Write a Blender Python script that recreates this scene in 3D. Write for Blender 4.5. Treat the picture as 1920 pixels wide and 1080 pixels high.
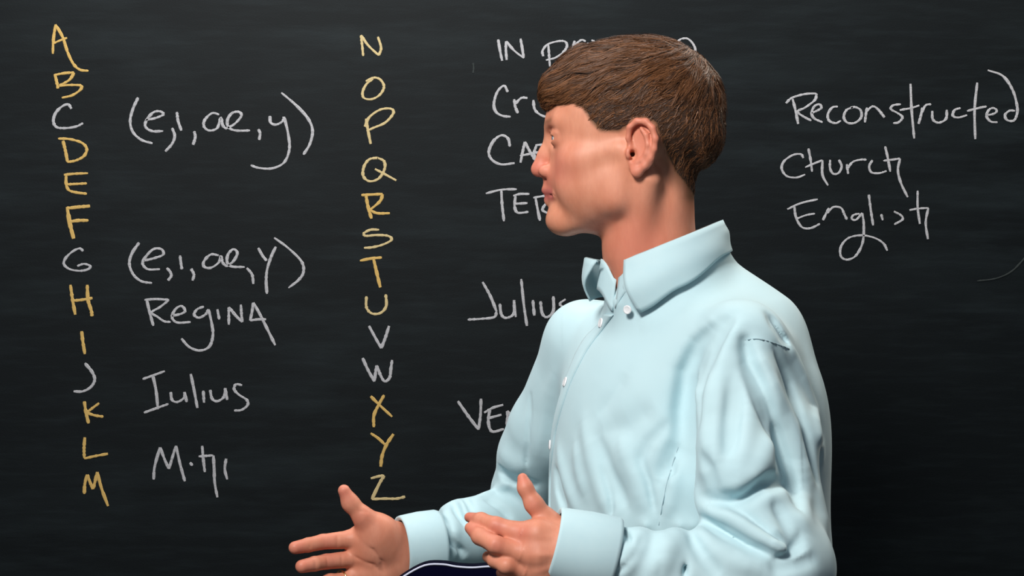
import bpy, math, random
import numpy as np

# ------------------------------------------------------------------ scene, camera, world, lights
for o in list(bpy.data.objects):
    bpy.data.objects.remove(o)
scn = bpy.context.scene
COL = scn.collection
FPX = 3583.0                       # focal length in pixels of the 1920 wide frame
CAMZ = 1.53
cam_d = bpy.data.cameras.new('camera')
cam_d.sensor_width = 36.0
cam_d.lens = 36.0 * FPX / 1920.0
cam_d.clip_start = 0.05
cam = bpy.data.objects.new('camera', cam_d)
COL.objects.link(cam)
cam.location = (0, 0, CAMZ)
cam.rotation_euler = (math.pi / 2, 0, 0)
scn.camera = cam

vs = scn.view_settings
vs.view_transform = 'Standard'
vs.look = 'None'
vs.gamma = 1.0
vs.use_curve_mapping = False
vs.exposure = 0.0

world = bpy.data.worlds.new('world')
scn.world = world
world.use_nodes = True
bgn = world.node_tree.nodes['Background']
bgn.inputs[0].default_value = (0.62, 0.72, 0.85, 1)
bgn.inputs[1].default_value = 0.16


def area(name, loc, target, size, power, color):
    l = bpy.data.lights.new(name, 'AREA')
    l.shape = 'RECTANGLE'
    l.size, l.size_y = size
    l.energy = power
    l.color = color
    o = bpy.data.objects.new(name, l)
    COL.objects.link(o)
    o.location = loc
    from mathutils import Vector
    o.rotation_euler = (Vector(target) - Vector(loc)).to_track_quat('-Z', 'Y').to_euler()
    return o


area('key_light', (-0.55, 0.75, 2.65), (0.25, 2.2, 1.45), (0.45, 0.45), 46, (1.0, 0.97, 0.93))
area('fill_light', (-1.3, 0.6, 1.7), (0.1, 2.2, 1.4), (1.0, 1.2), 2.5, (0.86, 0.93, 1.0))
area('hair_light', (1.25, 2.95, 2.75), (0.2, 2.25, 1.6), (0.35, 0.35), 13, (1.0, 0.88, 0.72))
area('board_light', (-0.15, 2.72, 2.75), (-0.15, 3.1, 2.0), (2.2, 0.2), 26, (1.0, 0.98, 0.95))

BY = 3.10                          # depth of the writing surface


def at(px, py, d):
    return np.array([(px - 960.0) * d / FPX, d, CAMZ + (540.0 - py) * d / FPX])


# ------------------------------------------------------------------ helpers
def lin(c):
    c = c / 255.0
    return c / 12.92 if c <= 0.04045 else ((c + 0.055) / 1.055) ** 2.4


def rgb(r, g, b):
    return (lin(r), lin(g), lin(b), 1.0)


def mesh_obj(name, V, F, mat, parent=None, smooth=True, attrs=None):
    me = bpy.data.meshes.new(name)
    V = np.asarray(V, dtype=np.float32)
    if isinstance(F, np.ndarray) and F.ndim == 2:
        n, k = F.shape
        me.vertices.add(len(V))
        me.vertices.foreach_set('co', V.ravel())
        me.loops.add(n * k)
        me.loops.foreach_set('vertex_index', F.astype(np.int32).ravel())
        me.polygons.add(n)
        me.polygons.foreach_set('loop_start', np.arange(0, n * k, k, dtype=np.int32))
        me.update(calc_edges=True)
        me.validate()
    else:
        me.from_pydata([tuple(map(float, v)) for v in V], [], [tuple(f) for f in F])
    me.polygons.foreach_set('use_smooth', [smooth] * len(me.polygons))
    if attrs:
        for k, a in attrs.items():
            at_ = me.attributes.new(k, 'FLOAT', 'POINT')
            at_.data.foreach_set('value', np.asarray(a, dtype=np.float32))
    me.materials.append(mat)
    o = bpy.data.objects.new(name, me)
    COL.objects.link(o)
    if parent is not None:
        o.parent = parent
    return o


def empty(name, loc=(0, 0, 0)):
    o = bpy.data.objects.new(name, None)
    COL.objects.link(o)
    o.location = loc
    return o


def tag(o, label=None, cat=None, group=None, kind=None):
    if label: o['label'] = label
    if cat: o['category'] = cat
    if group: o['group'] = group
    if kind: o['kind'] = kind
    return o


def new_mat(name):
    m = bpy.data.materials.new(name)
    m.use_nodes = True
    nt = m.node_tree
    return m, nt, nt.nodes['Principled BSDF']


def N(nt, t, **kw):
    n = nt.nodes.new(t)
    for k, v in kw.items():
        setattr(n, k, v)
    return n


def noise(nt, scale, detail=3, rough=0.5, vec=None):
    n = N(nt, 'ShaderNodeTexNoise')
    n.inputs['Scale'].default_value = scale
    n.inputs['Detail'].default_value = detail
    n.inputs['Roughness'].default_value = rough
    if vec is not None:
        nt.links.new(vec, n.inputs['Vector'])
    return n


def mapping(nt, scale):
    tc = N(nt, 'ShaderNodeTexCoord')
    mp = N(nt, 'ShaderNodeMapping')
    mp.inputs['Scale'].default_value = scale
    nt.links.new(tc.outputs['Object'], mp.inputs['Vector'])
    return mp.outputs['Vector']


def mixc(nt, fac, c1, c2):
    m = N(nt, 'ShaderNodeMix', data_type='RGBA')
    for inp, v in ((m.inputs[0], fac), (m.inputs[6], c1), (m.inputs[7], c2)):
        if hasattr(v, 'is_output') or isinstance(v, bpy.types.NodeSocket):
            nt.links.new(v, inp)
        else:
            inp.default_value = v
    return m.outputs[2]


def ramp(nt, src, p0, p1, v0=0.0, v1=1.0):
    r = N(nt, 'ShaderNodeMapRange')
    r.inputs[1].default_value = p0
    r.inputs[2].default_value = p1
    r.inputs[3].default_value = v0
    r.inputs[4].default_value = v1
    nt.links.new(src, r.inputs[0])
    return r.outputs[0]


def attr(nt, name):
    a = N(nt, 'ShaderNodeAttribute')
    a.attribute_name = name
    return a.outputs['Fac']


def bump(nt, b, h, strength, dist):
    bn = N(nt, 'ShaderNodeBump')
    bn.inputs['Strength'].default_value = strength
    bn.inputs['Distance'].default_value = dist
    nt.links.new(h, bn.inputs['Height'])
    nt.links.new(bn.outputs[0], b.inputs['Normal'])


# ------------------------------------------------------------------ materials
def m_plain(name, col, rough=0.6, metal=0.0, spec=0.5, var=0.06):
    m, nt, b = new_mat(name)
    n = noise(nt, 40, 4)
    c2 = tuple(min(1, x * (1 - var * 3)) for x in col[:3]) + (1,)
    nt.links.new(mixc(nt, n.outputs[0], c2, col), b.inputs['Base Color'])
    b.inputs['Roughness'].default_value = rough
    b.inputs['Metallic'].default_value = metal
    b.inputs['Specular IOR Level'].default_value = spec
    return m


def m_board():
    m, nt, b = new_mat('slate')
    v1 = mapping(nt, (1.0, 1.0, 7.0))
    n1 = noise(nt, 2.2, 6, 0.62, v1)
    v2 = mapping(nt, (5, 1, 40.0))
    n2 = noise(nt, 2.0, 4, 0.6, v2)
    v3 = mapping(nt, (1, 1, 1))
    n3 = noise(nt, 2.6, 3, 0.5, v3)
    a = ramp(nt, n1.outputs[0], 0.46, 0.78)
    c = ramp(nt, n2.outputs[0], 0.48, 0.80)
    d = ramp(nt, n3.outputs[0], 0.40, 0.72)
    mul = N(nt, 'ShaderNodeMath', operation='MULTIPLY')
    nt.links.new(a, mul.inputs[0]); nt.links.new(d, mul.inputs[1])
    mul2 = N(nt, 'ShaderNodeMath', operation='MULTIPLY')
    nt.links.new(c, mul2.inputs[0]); mul2.inputs[1].default_value = 0.30
    add = N(nt, 'ShaderNodeMath', operation='ADD')
    nt.links.new(mul.outputs[0], add.inputs[0]); nt.links.new(mul2.outputs[0], add.inputs[1])
    base = mixc(nt, add.outputs[0], (0.0030, 0.0050, 0.0062, 1), (0.014, 0.021, 0.024, 1))
    nt.links.new(base, b.inputs['Base Color'])
    b.inputs['Roughness'].default_value = 0.55
    b.inputs['Specular IOR Level'].default_value = 0.13
    n4 = noise(nt, 900, 2)
    bump(nt, b, n4.outputs[0], 0.3, 0.0004)
    return m


def m_chalk(name, col):
    m, nt, b = new_mat(name)
    n = noise(nt, 420, 3, 0.7)
    n2 = noise(nt, 60, 3, 0.6)
    f = N(nt, 'ShaderNodeMath', operation='ADD')
    nt.links.new(ramp(nt, n.outputs[0], 0.33, 0.60), f.inputs[0])
    nt.links.new(ramp(nt, n2.outputs[0], 0.35, 0.75, -0.35, 0.3), f.inputs[1])
    f.use_clamp = True
    dark = tuple(x * 0.30 + 0.012 for x in col[:3]) + (1,)
    nt.links.new(mixc(nt, f.outputs[0], dark, col), b.inputs['Base Color'])
    b.inputs['Roughness'].default_value = 1.0
    b.inputs['Specular IOR Level'].default_value = 0.0
    return m


def m_skin():
    m, nt, b = new_mat('skin')
    n = noise(nt, 26, 4, 0.55)
    n2 = noise(nt, 160, 3, 0.6)
    base = mixc(nt, ramp(nt, n.outputs[0], 0.35, 0.65), (0.61, 0.238, 0.138, 1), (0.70, 0.305, 0.192, 1))
    base = mixc(nt, ramp(nt, n2.outputs[0], 0.45, 0.75, 0.0, 0.30), base, (0.55, 0.20, 0.13, 1))
    red = mixc(nt, attr(nt, 'blush'), base, (0.60, 0.15, 0.11, 1))
    lip = mixc(nt, attr(nt, 'lip'), red, (0.45, 0.12, 0.10, 1))
    hs = mixc(nt, attr(nt, 'stubble'), lip, (0.15, 0.070, 0.034, 1))
    nt.links.new(hs, b.inputs['Base Color'])
    b.inputs['Roughness'].default_value = 0.50
    b.inputs['Specular IOR Level'].default_value = 0.35
    b.inputs['Subsurface Weight'].default_value = 0.12
    b.inputs['Subsurface Radius'].default_value = (1.0, 0.35, 0.2)
    b.inputs['Subsurface Scale'].default_value = 0.006
    bump(nt, b, n2.outputs[0], 0.10, 0.0006)
    return m


def m_hair(name, c1, c2, c3):
    m, nt, b = new_mat(name)
    g = N(nt, 'ShaderNodeNewGeometry')
    a = N(nt, 'ShaderNodeMath', operation='MULTIPLY_ADD')
    nt.links.new(g.outputs['Random Per Island'], a.inputs[0]); a.inputs[1].default_value = 0.45
    b2 = N(nt, 'ShaderNodeMath', operation='MULTIPLY')
    nt.links.new(attr(nt, 'lock'), b2.inputs[0]); b2.inputs[1].default_value = 0.55
    nt.links.new(b2.outputs[0], a.inputs[2])
    f = mixc(nt, a.outputs[0], c1, c2)
    nt.links.new(f, b.inputs['Base Color'])
    b.inputs['Roughness'].default_value = 0.48
    b.inputs['Specular IOR Level'].default_value = 0.35
    return m


def m_fabric(name, col, bs=0.25, relief=True):
    m, nt, b = new_mat(name)
    vx = mapping(nt, (1, 1, 1))
    n = noise(nt, 9, 4, 0.5)
    c2 = (col[0] * 0.90, col[1] * 0.95, col[2] * 0.97, 1)
    nt.links.new(mixc(nt, n.outputs[0], c2, col), b.inputs['Base Color'])
    w = noise(nt, 1500, 1, 0.5)
    n3 = noise(nt, 16, 1.5, 0.4)
    add = N(nt, 'ShaderNodeMath', operation='MULTIPLY_ADD')
    nt.links.new(w.outputs[0], add.inputs[0]); add.inputs[1].default_value = 0.0
    nt.links.new(n3.outputs[0], add.inputs[2])
    if relief:
        bump(nt, b, add.outputs[0], bs, 0.004)
    b.inputs['Roughness'].default_value = 0.85
    b.inputs['Specular IOR Level'].default_value = 0.2
    b.inputs['Sheen Weight'].default_value = 0.15
    return m


SLATE = m_board()
CH_W = m_chalk('chalk_white', (0.58, 0.58, 0.61, 1))
CH_Y = m_chalk('chalk_yellow', (0.80, 0.53, 0.17, 1))
CH_P = m_chalk('chalk_pale_yellow', (0.78, 0.62, 0.32, 1))
SKIN = m_skin()
HAIR = m_hair('hair_strands', (0.030, 0.012, 0.0055, 1), (0.26, 0.105, 0.040, 1), (0.20, 0.095, 0.042, 1))
HAIRB = m_plain('hair_base', (0.060, 0.026, 0.012, 1), 0.8, var=0.2)
SHIRT = m_fabric('shirt_cotton', (0.52, 0.69, 0.73, 1))
NAVY = m_plain('navy_cloth', (0.0012, 0.0012, 0.011, 1), 0.95, spec=0.05)
PIPE = m_plain('white_piping', (0.62, 0.64, 0.78, 1), 0.6)
BUTTON = m_plain('button_plastic', (0.86, 0.86, 0.88, 1), 0.25, var=0.02)
SHIRTF = m_fabric('shirt_cotton_pressed', (0.52, 0.69, 0.73, 1), relief=False)
THREAD = m_plain('seam_thread', (0.36, 0.50, 0.55, 1), 0.8)
GOLD = m_plain('ring_gold', (0.9, 0.62, 0.28, 1), 0.2, 1.0)
TROU = m_fabric('trouser_cloth', (0.03, 0.03, 0.045, 1))
LEATH = m_plain('shoe_leather', (0.03, 0.018, 0.012, 1), 0.3)
STEEL = m_plain('black_steel', (0.02, 0.02, 0.022, 1), 0.4, 0.6)
WALL = m_plain('wall_paint', (0.05, 0.055, 0.06, 1), 0.9)
FLOOR = m_plain('floor_lino', (0.09, 0.085, 0.08, 1), 0.6, var=0.12)
WOOD = m_plain('frame_wood', (0.14, 0.07, 0.03, 1), 0.5, var=0.2)
EYEW = m_plain('eye_white', (0.70, 0.66, 0.64, 1), 0.15, var=0.02)
IRIS = m_plain('iris_blue', (0.10, 0.17, 0.24, 1), 0.1)

# ------------------------------------------------------------------ implicit surface toolkit


class Fld:
    def __init__(s, lo, hi, h):
        s.lo = np.array(lo, float); s.h = h
        n = np.ceil((np.array(hi, float) - s.lo) / h).astype(int) + 1
        s.n = n
        s.ax = [s.lo[i] + h * np.arange(n[i]) for i in range(3)]
        s.F = np.full(n, 0.2, np.float32)

    def sub(s, lo, hi):
        a = np.clip(np.floor((np.array(lo) - s.lo) / s.h).astype(int), 0, s.n)
        b = np.clip(np.ceil((np.array(hi) - s.lo) / s.h).astype(int) + 1, 0, s.n)
        if np.any(b <= a):
            return None, None
        sl = tuple(slice(a[i], b[i]) for i in range(3))
        P = [s.ax[0][sl[0]][:, None, None].astype(np.float32), s.ax[1][sl[1]][None, :, None].astype(np.float32),
             s.ax[2][sl[2]][None, None, :].astype(np.float32)]
        return sl, P

    def comb(s, sl, d, k, mode):
        f = s.F[sl]
        d = d.astype(np.float32)
        if mode == 'add':
            if k > 0:
                hh = np.maximum(k - np.abs(f - d), 0) / k
                r = np.minimum(f, d) - hh * hh * k * 0.25
            else:
                r = np.minimum(f, d)
        else:
            d = -d
            if k > 0:
                hh = np.maximum(k - np.abs(f - d), 0) / k
                r = np.maximum(f, d) + hh * hh * k * 0.25
            else:
                r = np.maximum(f, d)
        s.F[sl] = r

    def cone(s, a, b, r1, r2, k=0.01, mode='add'):
        a = np.array(a, float); b = np.array(b, float)
        m = max(r1, r2) + k + 3 * s.h
        sl, P = s.sub(np.minimum(a, b) - m, np.maximum(a, b) + m)
        if sl is None: return
        ab = b - a; L = max(float(ab @ ab), 1e-12)
        q = [P[i] - a[i] for i in range(3)]
        t = np.clip((q[0] * ab[0] + q[1] * ab[1] + q[2] * ab[2]) / L, 0, 1)
        d = np.sqrt((q[0] - t * ab[0]) ** 2 + (q[1] - t * ab[1]) ** 2 + (q[2] - t * ab[2]) ** 2) - (r1 + (r2 - r1) * t)
        s.comb(sl, d, k, mode)

    def chain(s, pts, k=0.008, mode='add'):
        for p, q in zip(pts[:-1], pts[1:]):
            s.cone(p[0], q[0], p[1], q[1], k, mode)

    def ell(s, c, r, k=0.01, mode='add', R=None):
        c = np.array(c, float); r = np.array(r, float)
        m = max(r) + k + 3 * s.h
        if R is None:
            sl, P = s.sub(c - r - k - 3 * s.h, c + r + k + 3 * s.h)
        else:
            sl, P = s.sub(c - m, c + m)
        if sl is None: return
        q = [P[i] - c[i] for i in range(3)]
        if R is not None:   # rows of R are the ellipsoid's axes
            q = [R[j][0] * q[0] + R[j][1] * q[1] + R[j][2] * q[2] for j in range(3)]
        k0 = np.sqrt((q[0] / r[0]) ** 2 + (q[1] / r[1]) ** 2 + (q[2] / r[2]) ** 2)
        k1 = np.sqrt((q[0] / r[0] ** 2) ** 2 + (q[1] / r[1] ** 2) ** 2 + (q[2] / r[2] ** 2) ** 2)
        d = k0 * (k0 - 1) / np.maximum(k1, 1e-6)
        s.comb(sl, d, k, mode)

    def crease(s, pts, w, hgt, ya=1.0):
        """raise (hgt>0) or sink (hgt<0) the surface along a polyline"""
        pts = [np.array(p, float) for p in pts]
        w = np.broadcast_to(np.array(w, float), (len(pts),))
        n = len(pts)
        W = max(w) * 2.4
        A = np.array(pts)
        Wv = np.array([W, W / ya, W])
        sl, P = s.sub(A.min(0) - Wv, A.max(0) + Wv)
        P = None if P is None else [P[0], P[1] * ya, P[2]]
        pts = [p * np.array([1, ya, 1]) for p in pts]
        if sl is None: return
        best = None
        for i in range(n - 1):
            a, b = pts[i], pts[i + 1]
            ab = b - a; L = max(float(ab @ ab), 1e-12)
            q = [P[j] - a[j] for j in range(3)]
            t = np.clip((q[0] * ab[0] + q[1] * ab[1] + q[2] * ab[2]) / L, 0, 1)
            d2 = (q[0] - t * ab[0]) ** 2 + (q[1] - t * ab[1]) ** 2 + (q[2] - t * ab[2]) ** 2
            u = (i + t) / (n - 1)
            ww = w[i] + (w[i + 1] - w[i]) * t
            amp = np.exp(-(d2 / (ww * ww)) ** 0.75) * np.clip(4 * u * (1 - u) + 0.25, 0, 1)
            best = amp if best is None else np.maximum(best, amp)
        s.F[sl] -= (hgt * best).astype(np.float32)

    def sample(s, p):
        p = np.asarray(p, float).reshape(-1, 3)
        g = (p - s.lo) / s.h
        g = np.clip(g, 0, s.n - 1.001)
        i = g.astype(int); f = g - i
        r = 0
        for dx in (0, 1):
            for dy in (0, 1):
                for dz in (0, 1):
                    w = (f[:, 0] if dx else 1 - f[:, 0]) * (f[:, 1] if dy else 1 - f[:, 1]) * (f[:, 2] if dz else 1 - f[:, 2])
                    r = r + w * s.F[i[:, 0] + dx, i[:, 1] + dy, i[:, 2] + dz]
        return r

    def grad(s, p, e=None):
        e = e or s.h
        p = np.asarray(p, float).reshape(-1, 3)
        g = np.zeros_like(p)
        for i in range(3):
            d = np.zeros(3); d[i] = e
            g[:, i] = s.sample(p + d) - s.sample(p - d)
        return g / np.maximum(np.linalg.norm(g, axis=1, keepdims=True), 1e-9)

    def hit(s, px, py, d0=1.6, d1=2.9, step=0.0025):
        ds = np.arange(d0, d1, step)
        P = np.stack([(px - 960.0) * ds / FPX, ds, CAMZ + (540.0 - py) * ds / FPX], 1)
        ok = np.all((P > s.lo) & (P < s.lo + (s.n - 1) * s.h), axis=1)
        v = np.where(ok, s.sample(P), 1.0)
        j = np.nonzero(v < 0)[0]
        if len(j) == 0:
            return P[int(np.argmin(v))]
        return P[j[0]]

    def fold(s, pl, w, hgt):
        """a fold drawn on the surface the camera side shows; pl in frame pixels, w and hgt in metres"""
        out = []
        for a, b in zip(pl[:-1], pl[1:]):
            m = max(1, int(math.hypot(b[0] - a[0], b[1] - a[1]) / 22))
            for i in range(m):
                out.append((a[0] + (b[0] - a[0]) * i / m, a[1] + (b[1] - a[1]) * i / m))
        out.append(pl[-1])
        s.crease([s.hit(*p) for p in out], w, hgt)

    def mesh(s):
        F = s.F; n = s.n; S = F < 0
        c = np.zeros(tuple(n - 1), np.uint8)
        for dx in (0, 1):
            for dy in (0, 1):
                for dz in (0, 1):
                    c += S[dx:n[0] - 1 + dx, dy:n[1] - 1 + dy, dz:n[2] - 1 + dz]
        act = (c > 0) & (c < 8)
        idx = np.full(act.shape, -1, np.int64)
        I = np.argwhere(act)
        idx[act] = np.arange(len(I))
        acc = np.zeros((len(I), 3)); cnt = np.zeros(len(I))
        cor = [(x, y, z) for x in (0, 1) for y in (0, 1) for z in (0, 1)]
        val = {q: F[I[:, 0] + q[0], I[:, 1] + q[1], I[:, 2] + q[2]].astype(float) for q in cor}
        for a in cor:
            for ax in range(3):
                if a[ax] == 0:
                    b = list(a); b[ax] = 1; b = tuple(b)
                    va, vb = val[a], val[b]
                    m = (va < 0) != (vb < 0)
                    t = np.where(m, va / np.where(m, va - vb, 1), 0)
                    pos = np.array(a, float)[None, :].repeat(len(I), 0)
                    pos[:, ax] += t
                    acc[m] += pos[m]; cnt[m] += 1
        V = s.lo + (I + acc / cnt[:, None]) * s.h
        Q = []
        for ax in range(3):
            a1, a2 = [(1, 2), (2, 0), (0, 1)][ax]
            sa = [slice(None)] * 3; sb = [slice(None)] * 3
            sa[ax] = slice(0, n[ax] - 1); sb[ax] = slice(1, n[ax])
            A = S[tuple(sa)]; B = S[tuple(sb)]
            E = np.argwhere(A != B)
            ok = (E[:, a1] > 0) & (E[:, a2] > 0) & (E[:, a1] < n[a1] - 1) & (E[:, a2] < n[a2] - 1)
            E = E[ok]
            ins = A[E[:, 0], E[:, 1], E[:, 2]]
            def g(o1, o2):
                e = E.copy(); e[:, a1] -= o1; e[:, a2] -= o2
                return idx[e[:, 0], e[:, 1], e[:, 2]]
            q = np.stack([g(1, 1), g(0, 1), g(0, 0), g(1, 0)], 1)
            q[~ins] = q[~ins][:, ::-1]
            Q.append(q)
        Q = np.concatenate(Q)
        Q = Q[(Q >= 0).all(1)]
        return V, Q


def poly_sd(x, y, poly):
    """signed distance to a polygon, positive inside"""
    x = np.asarray(x, float); y = np.asarray(y, float)
    d = np.full(x.shape, 1e9); ins = np.zeros(x.shape, bool)
    n = len(poly)
    for i in range(n):
        x1, y1 = poly[i]; x2, y2 = poly[(i + 1) % n]
        ex, ey = x2 - x1, y2 - y1
        t = np.clip(((x - x1) * ex + (y - y1) * ey) / (ex * ex + ey * ey), 0, 1)
        d = np.minimum(d, np.hypot(x - x1 - t * ex, y - y1 - t * ey))
        c = ((y1 > y) != (y2 > y))
        with np.errstate(divide='ignore', invalid='ignore'):
            xi = (x2 - x1) * (y - y1) / (y2 - y1 if y2 != y1 else 1e-9) + x1
        ins ^= c & (x < xi)
    return np.where(ins, d, -d)


def sm(x, a, b):
    t = np.clip((x - a) / (b - a), 0, 1)
    return t * t * (3 - 2 * t)


def tube(pts, rad, sides=8, cap=True):
    """closed tube along a polyline"""
    P = np.array(pts, float); n = len(P)
    T = np.gradient(P, axis=0); T /= np.maximum(np.linalg.norm(T, axis=1, keepdims=True), 1e-9)
    up = np.array([0, 0, 1.0]) if abs(T[0][2]) < 0.9 else np.array([1.0, 0, 0])
    V = []; rad = np.broadcast_to(np.array(rad, float), (n,))
    u = np.cross(T[0], up); u /= np.linalg.norm(u)
    for i in range(n):
        u = u - T[i] * (u @ T[i]); u /= np.linalg.norm(u)
        w = np.cross(T[i], u)
        for j in range(sides):
            a = 2 * math.pi * j / sides
            V.append(P[i] + rad[i] * (math.cos(a) * u + math.sin(a) * w))
    F = []
    for i in range(n - 1):
        for j in range(sides):
            k = (j + 1) % sides
            F.append((i * sides + j, i * sides + k, (i + 1) * sides + k, (i + 1) * sides + j))
    if cap:
        F.append(tuple(reversed(range(sides))))
        F.append(tuple(range((n - 1) * sides, n * sides)))
    return V, F


def box(x0, x1, y0, y1, z0, z1):
    V = [(x, y, z) for x in (x0, x1) for y in (y0, y1) for z in (z0, z1)]
    F = [(0, 1, 3, 2), (4, 6, 7, 5), (0, 4, 5, 1), (2, 3, 7, 6), (0, 2, 6, 4), (1, 5, 7, 3)]
    return V, F


def join(parts):
    V = []; F = []
    for v, f in parts:
        o = len(V); V += list(v); F += [tuple(i + o for i in q) for q in f]
    return V, F


def catmull(pts, sub=5):
    P = [np.array(p, float) for p in pts]
    if len(P) == 2:
        return [P[0] + (P[1] - P[0]) * i / sub for i in range(sub + 1)]
    P = [2 * P[0] - P[1]] + P + [2 * P[-1] - P[-2]]
    out = []
    for i in range(1, len(P) - 2):
        p0, p1, p2, p3 = P[i - 1:i + 3]
        for j in range(sub):
            t = j / sub
            out.append(0.5 * (2 * p1 + (p2 - p0) * t + (2 * p0 - 5 * p1 + 4 * p2 - p3) * t * t + (3 * p1 - p0 - 3 * p2 + p3) * t ** 3))
    out.append(P[-2])
    return out


# ------------------------------------------------------------------ the setting
o = mesh_obj('floor', *box(-5, 5, -2.5, 3.16, -0.05, 0), FLOOR, smooth=False); tag(o, kind='structure')
o = mesh_obj('wall_back', *box(-5, 5, 3.16, 3.3, 0, 3.2), WALL, smooth=False); tag(o, kind='structure')

board = empty('blackboard', (0, 3.14, 0.75))
tag(board, 'large black slate chalkboard filled with handwritten yellow and white chalk lettering, behind the man', 'blackboard')


def bpart(name, V, F, mat, parent=board, smooth=True):
    V = np.array(V, float) - np.array([0, 3.14, 0.75])
    return mesh_obj(name, V, F, mat, parent, smooth)


bpart('slate_panel', *box(-1.7, 1.7, BY, 3.16, 0.75, 2.30), SLATE, smooth=False)
fr = join([box(-1.76, -1.7, BY - .012, 3.16, 0.69, 2.36)])
for b4 in ((-1.76, -1.70, 0.69, 2.36), (1.70, 1.76, 0.69, 2.36)):
    bpart('frame_rail', *box(b4[0], b4[1], BY - .012, 3.16, b4[2], b4[3]), WOOD, smooth=False)
for b4 in ((-1.70, 1.70, 0.69, 0.75), (-1.70, 1.70, 2.30, 2.36)):
    bpart('frame_rail', *box(b4[0], b4[1], BY - .012, 3.16, b4[2], b4[3]), WOOD, smooth=False)
bpart('chalk_ledge', *box(-1.70, 1.70, BY - .07, BY - .012, 0.70, 0.72), WOOD, smooth=False)

rng = random.Random(4)


def stroke_mesh(strokes, xf, w):
    """chalk strokes laid on the slate as thin raised ribbons with uneven edges"""
    parts = []
    for k, st in enumerate(strokes):
        pts = catmull(st, 6)
        Q = []
        for p in pts:
            x, y = xf(p)
            q = at(x, y, BY); Q.append([q[0], q[2]])
        Q = np.array(Q)
        # drop repeated points
        keep = [0]
        for i in range(1, len(Q)):
            if np.hypot(*(Q[i] - Q[keep[-1]])) > 0.0008: keep.append(i)
        Q = Q[keep]
        if len(Q) < 2: continue
        T = np.gradient(Q, axis=0); T /= np.maximum(np.hypot(T[:, 0], T[:, 1])[:, None], 1e-9)
        Nn = np.stack([-T[:, 1], T[:, 0]], 1)
        n = len(Q); V = []; F = []
        for i in range(n):
            e = min(i, n - 1 - i)
            ww = w * (0.78 + 0.40 * rng.random()) * (0.72 if e == 0 else 1.0) * (1.12 if abs(T[i][1]) > .7 else .9)
            for s_, yy in ((-1, 0), (-0.7, -.0006 - .00001 * k), (0.7, -.0006 - .00001 * k), (1, 0)):
                c = Q[i] + Nn[i] * ww * 0.5 * s_
                V.append((c[0], BY + yy, c[1]))
        for i in range(n - 1):
            for j in range(3):
                a = i * 4 + j
                F.append((a, a + 1, a + 5, a + 4))
        F.append((0, 3, 2, 1)); b_ = (n - 1) * 4; F.append((b_, b_ + 1, b_ + 2, b_ + 3))
        parts.append((V, F))
    return join(parts)


def xfm(ox, oy, s):
    return lambda p: (ox + p[0] / s, oy + p[1] / s)


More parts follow.
